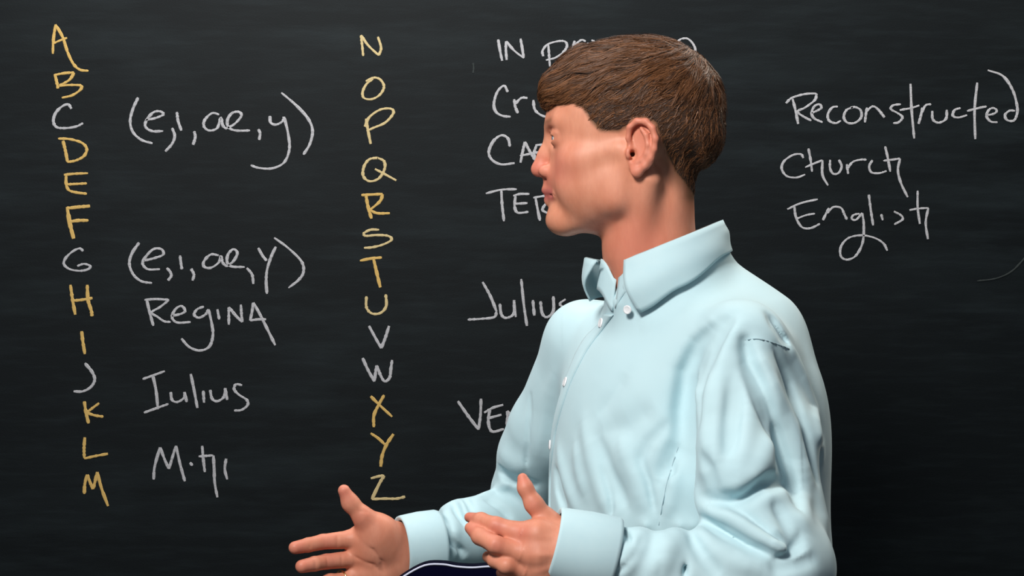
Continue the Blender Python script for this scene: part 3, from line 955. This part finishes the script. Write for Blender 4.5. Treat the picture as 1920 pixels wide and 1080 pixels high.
for s in (1, -1):
    ec = h2w([.0885, .0315 * s, .0118])
    e = mpart('eye', *uvsphere(ec, .0118, Rm=HR), EYEW)
    V, F = uvsphere(ec, .01205, 24, 24, Rm=HR)
    F = [q for q in F if max(q) < 24 * 5]
    mpart('iris', V, F, IRIS, parent=e)

# ---- hair
hr = Fld((-.125, -.10, -.085), (.135, .10, .150), 0.002)
Pg = np.stack(np.meshgrid(*hr.ax, indexing='ij'), -1).reshape(-1, 3)
skf = Fld((-.13, -.11, -.12), (.14, .11, .155), 0.003)
skf.ell((.002, 0, .040), (.093, .074, .080), .01)
skf.ell((.050, 0, .036), (.060, .060, .056), .022)
skf.cone((-.002, 0, -.045), (-.006, 0, -.11), .053, .055, .022)
skf.ell((-.040, 0, -.060), (.020, .038, .060), .018)
skf.ell((.046, 0, -.012), (.058, .058, .060), .022)
d = skf.sample(Pg)
a, b, c = (Pg * 1000).T
sd = poly_sd(a, c, HAIRLINE)
T = 4.5 + 14.5 * sm(c, 48, 100) + 6.5 * sm(-a, 20, 80) * sm(c, -20, 40) * sm(110 - c, 0, 40) + 9.5 * sm(a, 50, 100) * sm(c, 50, 85)
T = np.minimum(T, -0.2 + np.maximum(sd, 0) * (0.17 + 1.2 * sm(a, 60, 95)))
lump = 1.0 * np.sin(a * .16 + b * .11 + 1.3 * np.sin(c * .09)) * np.sin(c * .13 - b * .15 + 1) * sm(c, 30, 80)


def sel_(c0, r0):
    q = [(v - k) / r for v, k, r in zip((a, b, c), c0, r0)]
    k0 = np.sqrt(q[0] ** 2 + q[1] ** 2 + q[2] ** 2)
    k1 = np.sqrt((q[0] / r0[0]) ** 2 + (q[1] / r0[1]) ** 2 + (q[2] / r0[2]) ** 2)
    return k0 * (k0 - 1) / np.maximum(k1, 1e-6)


def smn(x, y, k):
    h_ = np.maximum(k - np.abs(x - y), 0) / k
    return np.minimum(x, y) - h_ * h_ * k * .25


outer_ = sel_((3, 0, 50), (101, 78, 84.5))
for c0, r0, k_ in (((45, 0, 58), (68, 64, 68), 14), ((88, 0, 70), (34, 46, 24), 12), ((-40, 0, 15), (58, 60, 48), 14), ((-30, 0, -30), (38, 46, 40), 14)):
    outer_ = smn(outer_, sel_(c0, r0), k_)
outer_ = np.minimum(outer_, d * 1000 - 3.5) - lump
Tl = -0.3 + np.maximum(sd, 0) * (0.16 + 0.25 * sm(c, 45, 80) + 1.3 * sm(a, 60, 95) + .3 * sm(-a, 60, 90))
hd = np.maximum(outer_, d * 1000 - Tl) * mm
hd = np.maximum(hd, -(sd + 0.8 * np.sin(a * .9) * np.sin(c * 1.1) - 0.6 * (a < 60)) * mm)
hr.F = hd.reshape(hr.n).astype(np.float32)
cV, cQ = hr.mesh()
hair = mpart('hair', h2w(cV), cQ, HAIRB)
tag(hair, 'short side-swept reddish brown hair')

rs = np.random.RandomState(7)
NG, NS = 1500, 34000
SEG = 9
sdv = poly_sd(cV[:, 0] * 1000, cV[:, 2] * 1000, HAIRLINE)
cand = np.nonzero((skf.sample(cV) > -0.0003) & (sdv > 0.2))[0]
# guide locks spread evenly over the scalp
gp = cV[rs.choice(cand, 9000)]
sel = [0]; dmin = ((gp - gp[0]) ** 2).sum(1)
for _ in range(NG - 1):
    k = int(np.argmax(dmin)); sel.append(k)
    dmin = np.minimum(dmin, ((gp - gp[k]) ** 2).sum(1))
p = gp[sel].copy(); g0 = p.copy()
crown = np.array([-.060, .012, .118])
a = p[:, 0] * 1000; c = p[:, 2] * 1000
L = 0.012 + 0.036 * sm(c, 45, 95) + 0.022 * sm(a, 30, 90) * sm(c, 45, 70)
L *= rs.uniform(.7, 1.2, NG)
gl = rs.uniform(-.0018, .0030, NG) * (0.22 + sm(c, 30, 90))
gdir = rs.normal(0, .16, (NG, 3))
ph = rs.uniform(0, 6.28, 3)
path = [p.copy()]
for i in range(SEG):
    n_ = hr.grad(p, .004)
    out = p - crown
    out /= np.maximum(np.linalg.norm(out, axis=1, keepdims=True), 1e-6)
    v = out + np.array([0.50, 0, 0]) * (1 - 0.3 * sm(-p[:, 2] * 1000, -60, 0))[:, None] + np.array([0, -0.45, -.15]) * sm(p[:, 0] * 1000, 0, 90)[:, None]
    q = p * 1000
    wob = np.stack([np.sin(q[:, 1] * .13 + q[:, 2] * .11 + ph[0]), np.sin(q[:, 0] * .10 + q[:, 2] * .14 + ph[1]), np.sin(q[:, 0] * .12 - q[:, 1] * .12 + ph[2])], 1)
    v = v + 0.26 * wob + gdir
    v -= n_ * (v * n_).sum(1, keepdims=True)
    v /= np.maximum(np.linalg.norm(v, axis=1, keepdims=True), 1e-6)
    p = p + v * (L / SEG)[:, None]
    t = (i + 1) / SEG
    tgt = -.0012 + (gl + .0022) * t
    corr = np.clip(hr.sample(p) - tgt, -.004, .0012)
    p = p - n_ * corr[:, None]
    path.append(p.copy())
G_path = np.stack(path, 1)                       # NG, SEG+1, 3
wgt = np.clip((sdv[cand] + 1.5 * np.sin(cV[cand, 0] * 900) - 0.5) / 5.0, .04, 1) ; wgt = np.where(cV[cand, 0] > .06, 1, wgt)
wgt = wgt * (1 - .75 * sm(cV[cand, 0] * 1000, -66, -45) * sm(-cV[cand, 2] * 1000, 0, 40) * sm(14 - sdv[cand], 0, 10))
roots = cV[rs.choice(cand, NS, p=wgt / wgt.sum())] + rs.normal(0, .0010, (NS, 3))
own = np.empty(NS, int)
for k in range(0, NS, 2000):
    own[k:k + 2000] = ((roots[k:k + 2000, None, :] - g0[None]) ** 2).sum(2).argmin(1)
tt = np.linspace(0, 1, SEG + 1)[None, :, None]
off_ = (roots - g0[own])[:, None, :]
cut_ = rs.uniform(.65, 1.0, NS)
idxf = cut_[:, None] * np.linspace(0, SEG, SEG + 1)[None, :]
i0 = np.minimum(idxf.astype(int), SEG - 1); fr_ = (idxf - i0)[:, :, None]
gpth = G_path[own[:, None], i0] * (1 - fr_) + G_path[own[:, None], i0 + 1] * fr_
clump = (1 - rs.uniform(.25, .8, NS)[:, None, None] * tt ** 1.3)
jit = np.cumsum(rs.normal(0, .00022, (NS, SEG + 1, 3)), axis=1)
path = gpth + off_ * clump + jit
lockv = rs.rand(NG)[own]
Pw = h2w(path.reshape(-1, 3)).reshape(NS, SEG + 1, 3)
nrm = (hr.grad(path.reshape(-1, 3), .004) @ HR).reshape(NS, SEG + 1, 3)
tan = np.gradient(Pw, axis=1)
side = np.cross(tan, nrm); side /= np.maximum(np.linalg.norm(side, axis=2, keepdims=True), 1e-9)
wid = (rs.uniform(.00020, .00038, NS)[:, None] * np.linspace(1, .25, SEG + 1)[None, :])[:, :, None]
roll = (nrm * rs.uniform(-.8, .8, NS)[:, None, None])
side = side + roll
R_ = Pw + side * wid; L_ = Pw - side * wid
SV = np.stack([L_, R_], 2).reshape(-1, 3)
base = (np.arange(NS) * (SEG + 1) * 2)[:, None] + (np.arange(SEG) * 2)[None, :]
SQ = np.stack([base, base + 1, base + 3, base + 2], -1).reshape(-1, 4)
sh = mpart('hair_strands', SV, SQ, HAIR, parent=hair, attrs=dict(lock=np.repeat(lockv, (SEG + 1) * 2)))
tag(sh, kind='stuff')

# ---- shirt
sf = Fld((-.19, 1.90, 1.00), (.42, 2.62, 1.58), 0.0021)
sf.ell(bp(0.005, 0, 1.335), (.118, .165, .185), .03, R=BR)
sf.ell(bp(0.0, 0, 1.14), (.132, .165, .24), .06, R=BR)
sf.ell(bp(-.065, .03, 1.20), (.115, .13, .24), .07, R=BR)         # blousing at the back
sf.ell(bp(-.06, .038, 1.375), (.098, .138, .145), .05, R=BR)
sf.cone(at(1318, 542, 2.26), at(1425, 618, 2.225), .048, .046, .04)
sf.cone(bp(-.015, -.055, 1.445), bp(-.015, .055, 1.445), .062, .062, .04)
CC = at(1246, 470, 2.243)


def ring(th, r, dz, v=0.0):
    deg = math.degrees(th); deg = (deg + 180) % 360 - 180
    ex = BF[0] * math.cos(th) + BL[0] * math.sin(th)
    tilt = .008 + .0265 * ex + .010 * math.exp(-((deg + 32) / 24.0) ** 2) - .020 * math.exp(-((deg + 2) / 11.0) ** 2) * (1 - v)
    return CC + (BF * math.cos(th) + BL * math.sin(th)) * r + BU * (dz + tilt)


for k in range(24):
    th = 2 * math.pi * k / 24
    sf.cone(bp(-.02, 0, 1.43) + (BF * math.cos(th) + BL * math.sin(th)) * .058, ring(th, .0615, -.030), .022, .008, .02)
sf.cone(bp(-.02, .02, 1.44), SH_L, .062, .050, .05)
sf.cone(bp(-.02, -.02, 1.44), SH_R, .062, .048, .05)
# sleeves
TORSO = sf.F.copy()
m1 = SH_L * .72 + EL_L * .28 + np.array([-.014, -.006, 0])
mL = SH_L * .45 + EL_L * .55 + np.array([-.022, -.008, 0])
sf.chain([(SH_L, .050), (m1, .049), (mL, .050)], .010)
sf.chain([(mL, .049), (EL_L + np.array([-.005, .01, .03]), .054)], .02)
sf.chain([(at(1432, 680, 2.15), .030), (at(1462, 820, 2.115), .034), (at(1492, 980, 2.09), .036)], .03)
sf.ell(EL_L + np.array([.006, .02, .008]), (.070, .055, .060), .03)
sf.chain([(EL_L + np.array([0, 0, .005]), .056), (EL_L * .5 + WR_L * .5 + np.array([.0, .0, -.016]), .046), (WR_L + np.array([.045, 0, -.008]), .034)], .012)
mR = SH_R * .5 + EL_R * .5
sf.chain([(SH_R, .050), (mR + np.array([-.008, 0, 0]), .049), (EL_R + np.array([0, 0, .03]), .046)], .02)
sf.ell(at(984, 852, 2.46), (.032, .04, .034), .02)
sf.chain([(EL_R + np.array([0, 0, -.008]), .046), (EL_R * .5 + WR_R * .5 + np.array([0, 0, -.006]), .044), (WR_R + np.array([.035, .01, -.001]), .032)], .010)
FOLDS = [
 ([(1325, 690), (1312, 740), (1312, 800)], .006, -.003),
 ([(1352, 720), (1345, 800), (1340, 870)], .006, .004),
 ([(1385, 720), (1382, 790), (1376, 850)], .006, -.003),
 ([(1405, 700), (1440, 790), (1465, 870), (1490, 940)], .006, -.009),
 ([(1450, 940), (1475, 990), (1495, 1030)], .006, -.005),
 ([(1175, 700), (1150, 740), (1120, 780)], .010, -.0015),
 ([(1130, 880), (1145, 930), (1150, 975)], .004, -.003),
 ([(1195, 850), (1215, 900), (1228, 960)], .005, -.003),
 ([(1255, 790), (1215, 830), (1200, 870)], .006, -.003),
 ([(1265, 870), (1262, 920), (1250, 970)], .006, .004),
 ([(960, 900), (930, 920), (890, 935)], .006, .004),
 ([(910, 935), (935, 950), (960, 975)], .005, -.004),
 # (polyline in pixels, width m, height m)
 # armpit / front of the near sleeve
 ([(1352, 600), (1318, 645), (1290, 695), (1281, 770), (1280, 840)], .006, -.010),
 ([(1372, 590), (1345, 640), (1325, 680)], .006, -.005),
 ([(1385, 610), (1360, 655), (1350, 700)], .008, .004),
 ([(1330, 640), (1306, 690), (1300, 760)], .007, .006),
 # rear seam of the near sleeve and pleats of the back
 ([(1398, 640), (1408, 690), (1432, 740), (1450, 800), (1475, 880), (1500, 960)], .0075, -.010),
 ([(1395, 680), (1425, 735), (1440, 790), (1440, 840), (1415, 890), (1375, 930)], .008, .009),
 ([(1420, 660), (1450, 720), (1485, 800), (1515, 900)], .008, .006),
 ([(1455, 655), (1480, 720), (1508, 800), (1530, 900)], .006, -.006),
 ([(1475, 640), (1502, 700), (1525, 770), (1540, 860)], .007, .006),
 ([(1440, 590), (1465, 630), (1480, 650)], .005, -.004),
 # sleeve centre
 ([(1375, 700), (1365, 780), (1362, 860)], .010, -.004),
 ([(1340, 690), (1325, 780), (1325, 860)], .012, .004),
 ([(1405, 760), (1398, 830), (1385, 900)], .010, .004),
 ([(1308, 852), (1325, 880), (1338, 928)], .008, -.006),
 # elbow folds radiating
 ([(1325, 935), (1350, 941), (1385, 932), (1440, 905), (1475, 905)], .007, -.011),
 ([(1325, 945), (1370, 965), (1425, 1000), (1480, 1035)], .008, .010),
 ([(1345, 925), (1400, 960), (1450, 1000), (1482, 1020)], .005, -.006),
 ([(1320, 975), (1365, 1000), (1410, 1025), (1460, 1042)], .006, -.007),
 ([(1300, 985), (1330, 1020), (1370, 1050), (1430, 1072)], .007, .006),
 ([(1295, 1000), (1320, 1045), (1350, 1080)], .006, -.006),
 ([(1500, 1000), (1485, 1045), (1460, 1060), (1520, 1050)], .007, -.007),
 ([(1500, 860), (1505, 930), (1500, 1000)], .010, .005),
 ([(1400, 945), (1440, 930), (1480, 925)], .007, .005),
 # forearm
 ([(1275, 985), (1255, 1030), (1230, 1080)], .008, .008),
 ([(1210, 985), (1190, 1030), (1160, 1080)], .007, .009),
 ([(1240, 1000), (1250, 1040)], .007, .005),
 # front of the torso
 ([(1285, 700), (1262, 830), (1250, 900), (1235, 985)], .0022, -.0015),
 ([(1095, 790), (1110, 860), (1135, 940), (1160, 980)], .010, .004),
 ([(1120, 820), (1140, 880), (1175, 950)], .008, -.004),
 ([(1160, 820), (1190, 890), (1215, 960)], .010, .004),
 ([(1080, 830), (1085, 880), (1100, 930)], .008, .003),
 ([(1040, 880), (1050, 920), (1058, 955)], .005, -.006),
 ([(1048, 840), (1062, 900), (1085, 960)], .008, .004),
 ([(1275, 830), (1255, 860), (1240, 900)], .008, -.006),
 ([(1225, 760), (1180, 800), (1130, 810)], .016, -.003),
 ([(1200, 620), (1260, 600), (1320, 580)], .012, .002),
 ([(1040, 700), (1020, 770), (1008, 850)], .008, .003),
 # far sleeve
 ([(995, 740), (990, 830), (985, 880)], .003, -.003),
 ([(935, 880), (965, 900), (1000, 908)], .006, -.010),
 ([(940, 850), (970, 870), (990, 870)], .010, .004),
 ([(815, 955), (835, 985), (842, 1010), (870, 1040)], .004, -.008),
 ([(850, 940), (860, 965), (880, 990)], .004, -.006),
 ([(870, 930), (885, 955), (900, 985)], .004, -.005),
 ([(838, 960), (850, 1000), (848, 1045)], .006, .006),
 ([(782, 985), (772, 1015), (768, 1050)], .004, -.006),
 ([(800, 975), (800, 1020), (795, 1060)], .008, .004),
 ([(835, 1010), (830, 1050)], .005, -.005),
]
BASE = sf.F.copy()
for pl, w, hh in FOLDS:
    sf.fold(pl, w * (1.1 if hh > 0 else 1.0), hh * (1.8 if hh > 0 else 2.2))


def carve(pl, r, k=.006, mode='cut', off=0.0):
    out = []
    for a_, b_ in zip(pl[:-1], pl[1:]):
        m = max(1, int(math.hypot(b_[0] - a_[0], b_[1] - a_[1]) / 18))
        out += [(a_[0] + (b_[0] - a_[0]) * i / m, a_[1] + (b_[1] - a_[1]) * i / m) for i in range(m)]
    out.append(pl[-1])
    cur = sf.F
    sf.F = BASE
    dd = np.array([sf.hit(*q)[1] for q in out])
    sf.F = cur
    dd = np.minimum(dd, np.median(dd) + .06)
    for _ in range(12):
        dd[1:-1] = dd[1:-1] * .5 + (dd[:-2] + dd[2:]) * .25
    P3 = [at(q[0], q[1], d_ + off) for q, d_ in zip(out, dd)]
    sf.crease(P3, r * 1.6 if mode == 'add' else max(.0034, r * .82), r * (1.3 if mode == 'add' else -3.3), 0.3)



carve([(1350, 608), (1315, 650), (1292, 700), (1282, 770), (1281, 840), (1292, 890), (1312, 925), (1335, 942)], .0115, .003, 'cut', .0)
carve([(1365, 600), (1345, 645), (1328, 690)], .0035, .006)
carve([(1398, 641), (1404, 680), (1425, 722), (1442, 765), (1465, 840), (1490, 920)], .0075, .005)
carve([(1335, 942), (1372, 944), (1400, 930), (1430, 908), (1470, 905)], .0070, .005)
carve([(1350, 940), (1400, 968), (1440, 1000), (1478, 1026)], .0042, .004)
carve([(1318, 972), (1360, 998), (1400, 1022), (1450, 1045)], .0035, .006)
carve([(1290, 990), (1284, 1020), (1283, 1085)], .0042, .008)
carve([(1222, 988), (1228, 1020), (1236, 1070)], .0045, .004)
carve([(1203, 1005), (1185, 1040), (1158, 1075)], .0045, .004)
carve([(1166, 995), (1184, 1018)], .0030, .003)
carve([(1496, 1018), (1480, 1040), (1450, 1052)], .0045, .006)
carve([(1043, 885), (1048, 920), (1060, 955)], .0030, .005)
carve([(1278, 835), (1262, 868), (1262, 895)], .0045, .006)
carve([(1440, 590), (1465, 630), (1480, 650)], .0025, .005)
carve([(937, 885), (965, 902), (1000, 910)], .0040, .006)
carve([(818, 958), (835, 985), (843, 1010), (868, 1035)], .0035, .005)
carve([(852, 945), (862, 968), (880, 988)], .0030, .005)
carve([(784, 985), (773, 1015), (769, 1050)], .0022, .004)
# crisp ridges
carve([(1325, 946), (1370, 968), (1425, 1004), (1482, 1038)], .0055, .018, 'add', .003)
carve([(1258, 1000), (1240, 1035), (1215, 1080)], .0050, .014, 'add', .003)
sV, sQ = sf.mesh()
shirt = mpart('shirt', sV, sQ, SHIRT)
tag(shirt, 'light blue cotton button-down shirt')


def strip(P0, P1, th, nrm_fn=None):
    """a cloth strip between two edge polylines with thickness"""
    P0 = np.array(P0); P1 = np.array(P1); n = len(P0)
    return P0, P1


def sheet(G, th):
    """grid of points [i][j] thickened along its normals"""
    G = np.array(G, float); ni, nj, _ = G.shape
    du = np.gradient(G, axis=0); dv = np.gradient(G, axis=1)
    nn = np.cross(du, dv); nn /= np.maximum(np.linalg.norm(nn, axis=2, keepdims=True), 1e-9)
    V = np.concatenate([(G + nn * th / 2).reshape(-1, 3), (G - nn * th / 2).reshape(-1, 3)])
    o = ni * nj; F = []
    ix = lambda i, j: i * nj + j
    for i in range(ni - 1):
        for j in range(nj - 1):
            F.append((ix(i, j), ix(i + 1, j), ix(i + 1, j + 1), ix(i, j + 1)))
            F.append((o + ix(i, j), o + ix(i, j + 1), o + ix(i + 1, j + 1), o + ix(i + 1, j)))
    for i in range(ni - 1):
        F.append((ix(i, 0), o + ix(i, 0), o + ix(i + 1, 0), ix(i + 1, 0)))
        F.append((ix(i, nj - 1), ix(i + 1, nj - 1), o + ix(i + 1, nj - 1), o + ix(i, nj - 1)))
    for j in range(nj - 1):
        F.append((ix(0, j), ix(0, j + 1), o + ix(0, j + 1), o + ix(0, j)))
        F.append((ix(ni - 1, j), o + ix(ni - 1, j), o + ix(ni - 1, j + 1), ix(ni - 1, j + 1)))
    return V, F


# collar: stand and turned-down leaf around the neck
def collar_grids():
    stand = []; leaf = []
    n = 90
    def flare(deg):
        deg = (deg + 180) % 360 - 180
        return math.exp(-((deg + 32) / 24.0) ** 2)
    for i in range(n + 1):
        dg = 2 + 356 * i / n
        th = math.radians(dg)
        stand.append([ring(th, .0640 + .010 * flare(dg) + .005 * j / 6, -.001 - .036 * j / 6) for j in range(7)])
    for i in range(n + 1):
        u = i / n
        row = []
        for j in range(13):
            v = j / 12
            g = 13 + 18 * v
            dg = g + (360 - 2 * g) * u
            th = math.radians(dg)
            e = 0.5 + 0.5 * math.cos(th)          # 1 at the front, 0 at the nape
            far = 1.0 if dg > 180 else 0.0
            drop = .036 + .016 * sm(e, .25, .70) + .015 * sm(e, .70, .95) - .016 * far * sm(e, .4, .9)
            r = .0665 + .026 * flare(dg) * (1 - .8 * v) + (.007 + .020 * e) * math.sin(v * 1.5)
            top = .004 * math.sin(min(1, v * 6) * math.pi)
            row.append(ring(th, r, top - drop * v, 1.0 if v > 0.05 else .6))
        leaf.append(row)
    L3 = np.array(leaf)
    for j in range(3, 13):
        P3 = L3[:, j]
        v_ = sf.sample(P3); n3 = sf.grad(P3, .005)
        w_ = (j / 12.0) ** 2
        dg_ = np.linspace(0, 360, len(P3))
        w2 = np.where(dg_ < 200, w_, w_ * .5)
        mv = np.where(v_ > .003, -(v_ - .003) * w2, .003 - v_)
        L3[:, j] = P3 + n3 * np.clip(mv, -.018, .02)[:, None]
    for _ in range(2):
        L3[:, 2:-1] = L3[:, 2:-1] * .5 + (L3[:, 1:-2] + L3[:, 3:]) * .25
        L3[1:-1] = L3[1:-1] * .5 + (L3[:-2] + L3[2:]) * .25
    return stand, L3


st, lf = collar_grids()
mpart('collar_stand', *sheet(st, .0018), SHIRTF, parent=shirt)
mpart('collar_leaf', *sheet(lf, .0024), SHIRTF, parent=shirt)


# cuffs
def cuff(W0, dirv, r0, r1, length, flat=1.0):
    dirv = dirv / np.linalg.norm(dirv)
    up = BU - dirv * dirv[2]; up /= np.linalg.norm(up); sd_ = np.cross(dirv, up)
    G = []
    n = 40
    prof = [(0.002, r0 - .004), (0.0, r0 - .001), (0.0, r0 + .0012), (0.003, r0 + .002), (length * .5, (r0 + r1) / 2 + .003), (length - .004, r1 + .002), (length, r1 + .0006), (length + .001, r1 - .006)]
    V = []; F = []
    for i in range(n):
        a = 2 * math.pi * i / n
        wob = 1 + .02 * math.sin(2 * a + 1)
        for (t, r) in prof:
            V.append(W0 + dirv * t + (up * math.cos(a) * r + sd_ * math.sin(a) * r * flat) * wob)
    m = len(prof)
    for i in range(n):
        k = (i + 1) % n
        for j in range(m - 1):
            F.append((i * m + j, k * m + j, k * m + j + 1, i * m + j + 1))
    return V, F


LD = np.array([.20, .015, -.052])
RD = np.array([.17, .06, .012])
mpart('cuff', *cuff(at(1034, 1022, 1.998), LD, .0385, .0430, .066), SHIRTF, parent=shirt)
mpart('cuff', *cuff(at(752, 1029, 2.365), RD, .0385, .041, .05), SHIRTF, parent=shirt)


def on_shirt(px, py, lift=0.0):
    p = sf.hit(px, py)
    n = sf.grad(p, .004)[0]
    return p + n * lift, n


# placket: raised band down the front, with a stitched edge
def band(pl, pr, lift, th):
    G = []
    m = 40
    cl = catmull(pl, 10); cr = catmull(pr, 10)
    k = min(len(cl), len(cr))
    for i in range(k):
        row = []
        for j in range(5):
            q = cl[i] * (1 - j / 4) + cr[i] * (j / 4)
            row.append(on_shirt(q[0], q[1], lift)[0])
        G.append(row)
    return sheet(G, th)


def on_field(Fa, p, it=12):
    cur = sf.F; sf.F = Fa; p = np.array(p, float)
    for _ in range(it):
        v = float(sf.sample(p)[0])
        p = p - sf.grad(p, .005)[0] * np.clip(v, -.01, .01) * .8
    n = sf.grad(p, .005)[0]
    sf.F = cur
    return p, n


right_edge = [(1152, 590), (1128, 622), (1100, 660), (1068, 725), (1046, 795), (1037, 850), (1028, 930), (1022, 975)]
left_edge = [(1122, 556), (1092, 600), (1068, 645), (1036, 715), (1014, 790), (1003, 850), (996, 925), (992, 975)]
pr_pts = []
cur_ = sf.F; sf.F = TORSO
for q in catmull(right_edge, 8):
    pr_pts.append(sf.hit(*q))
sf.F = cur_
bot = pr_pts[-1]
for k in range(1, 30):
    z_ = bot[2] - k * .008
    if z_ < 1.03: break
    pr_pts.append(np.array([bot[0], bot[1], z_]))
G = []; MID = []
for p_ in pr_pts:
    row = []
    for j in range(5):
        q, n_ = on_field(TORSO, p_ - BL * .033 * (j / 4))
        v = float(sf.sample(q)[0])
        if abs(v) < .012:
            q = q - n_ * np.clip(v, -.006, .004)
        row.append(q + n_ * (.0016 if j not in (0, 4) else .0004))
    G.append(row); MID.append((row[2], n_))
G = np.array(G)
for _ in range(2):
    G[1:-1] = G[1:-1] * .5 + (G[:-2] + G[2:]) * .25
mpart('placket', *sheet(G, .0022), SHIRTF, parent=shirt)


def button(px, py, r, field_lift=.003, at_=None):
    c, n = on_shirt(px, py, field_lift) if at_ is None else (at_[0] + at_[1] * field_lift, at_[1])
    u = np.cross(n, BU); u /= np.linalg.norm(u); w = np.cross(n, u)
    V = []; F = []; m = 20
    prof = [(0, 1.0), (.0, 1.0), (.0012, 1.0), (.0017, .86), (.0012, .68), (.0011, .3)]
    for t, rr in prof:
        for j in range(m):
            a = 2 * math.pi * j / m
            V.append(c + n * t + (u * math.cos(a) + w * math.sin(a)) * r * rr)
    for i in range(len(prof) - 1):
        for j in range(m):
            k = (j + 1) % m
            F.append((i * m + j, i * m + k, (i + 1) * m + k, (i + 1) * m + j))
    F.append(tuple(range((len(prof) - 1) * m, len(prof) * m)))
    b = mpart('button', V, F, BUTTON, parent=shirt)
    return b


zs = [CAMZ + (540 - y) * 2.2 / FPX for y in (607, 722, 848)] + [1.24, 1.14]
for z_ in zs:
    k = int(np.argmin([abs(g[2][2] - z_) for g in G]))
    n_ = np.cross(G[k][3] - G[k][1], G[max(k - 1, 0)][2] - G[min(k + 1, len(G) - 1)][2]); n_ /= np.linalg.norm(n_)
    if n_ @ BF < 0: n_ = -n_
    button(0, 0, .0058, .0014, (G[k][2], n_))
button(1184, 579, .0052, .0085)


def seam(pl, w=.0008, lift=.0012):
    pts = [on_shirt(q[0], q[1], lift)[0] for q in catmull(pl, 12)]
    V, F = tube(pts, w, 5)
    mpart('seam', V, F, THREAD, parent=shirt)


seam([(1396, 637), (1420, 636), (1450, 643), (1478, 655)])
seam([(1272, 838), (1262, 870), (1250, 915), (1236, 985)], .0006)

# wedding band
rc = at(640, 1088, 2.34)
dirf = at(618, 1092, 2.326) - at(652, 1086, 2.343); dirf /= np.linalg.norm(dirf)
u = np.cross(dirf, BU); u /= np.linalg.norm(u); w = np.cross(dirf, u)
V, F = tube([rc + (u * math.cos(t) + w * math.sin(t)) * .0118 for t in np.linspace(0, 2 * math.pi, 41)], .0013, 8, cap=False)
ringo = mesh_obj('finger_ring', np.array(V), F, GOLD)
tag(ringo, 'gold band on the ring finger of the far hand with its palm to us', 'ring')

# ---- trousers, belt, shoes (below the frame)
tf = Fld((-.10, 1.98, 0.0), (.46, 2.60, 1.10), 0.009)
tf.ell(bp(-.01, 0, .98), (.128, .172, .12), .04, R=BR)
tf.cone(bp(-.01, 0, 1.03), bp(-.01, 0, .98), .13, .13, .03)
for s in (1, -1):
    tf.chain([(bp(-.01, .085 * s, .93), .100), (bp(0, .10 * s, .52), .078), (bp(-.015, .115 * s, .09), .068)], .03)
tV, tQ = tf.mesh()
mpart('trousers', tV, tQ, TROU)
for s in (1, -1):
    f = Fld(bp(.05, .12 * s, 0) - np.array([.2, .2, .0]) , bp(.05, .12 * s, 0) + np.array([.2, .2, .14]), .006)
    f.F[:] = .2
    f.cone(bp(-.05, .115 * s, .035), bp(.16, .125 * s, .030), .036, .032, .01)
    f.ell(bp(.07, .12 * s, .03), (.13, .045, .045), .02, R=BR)
    f.cone(bp(-.03, .115 * s, .05), bp(-.03, .115 * s, .10), .045, .045, .03)
    z0 = f.ax[2][None, None, :]
    f.F = np.maximum(f.F, (0.004 - z0)).astype(np.float32)
    V, Q = f.mesh()
    mpart('shoe', V, Q, LEATH)

# ------------------------------------------------------------------ navy covered stand between the arms
ls = empty('lectern', (-0.05, 2.245, 0))
tag(ls, 'navy cloth-covered stand with thin white piping along its top edge, beneath the far forearm', 'stand')
LOFF = np.array([-0.05, 2.245, 0])
prof_px = [(725, 1108), (758, 1082), (796, 1062), (830, 1060), (855, 1064), (885, 1066), (915, 1064), (955, 1064)]
pr = catmull(prof_px, 4)
top_f = [at(x, y, 2.235) for x, y in pr]
G = []
for p in top_f:
    G.append([p + np.array([0, 0, -.22]), p + np.array([0, 0, -.1]), p + np.array([0, 0, -.003]), p + np.array([0, .003, 0]), p + np.array([0, .028, 0]), p + np.array([0, .030, -.003]), p + np.array([0, .030, -.22])])
V, F = sheet(G, .004)
mesh_obj('cloth_cover', V - LOFF, F, NAVY, ls)
V, F = tube([p + np.array([0, -.001, .0012]) for p in top_f], .0012, 8)
mesh_obj('piping', np.array(V) - LOFF, F, PIPE, ls)
V, F = join([box(-.145, -.03, 2.242, 2.258, .9, 1.06), tube([(-.13, 2.25, .02), (-.13, 2.25, 1.0)], .012, 12)])
mesh_obj('pole', np.array(V) - LOFF, F, STEEL, ls)
V, F = tube([(-.155, 2.24, 0.0), (-.155, 2.24, .012), (-.155, 2.24, .02)], [.085, .085, .075], 28)
mesh_obj('base_plate', np.array(V) - LOFF, F, STEEL, ls)
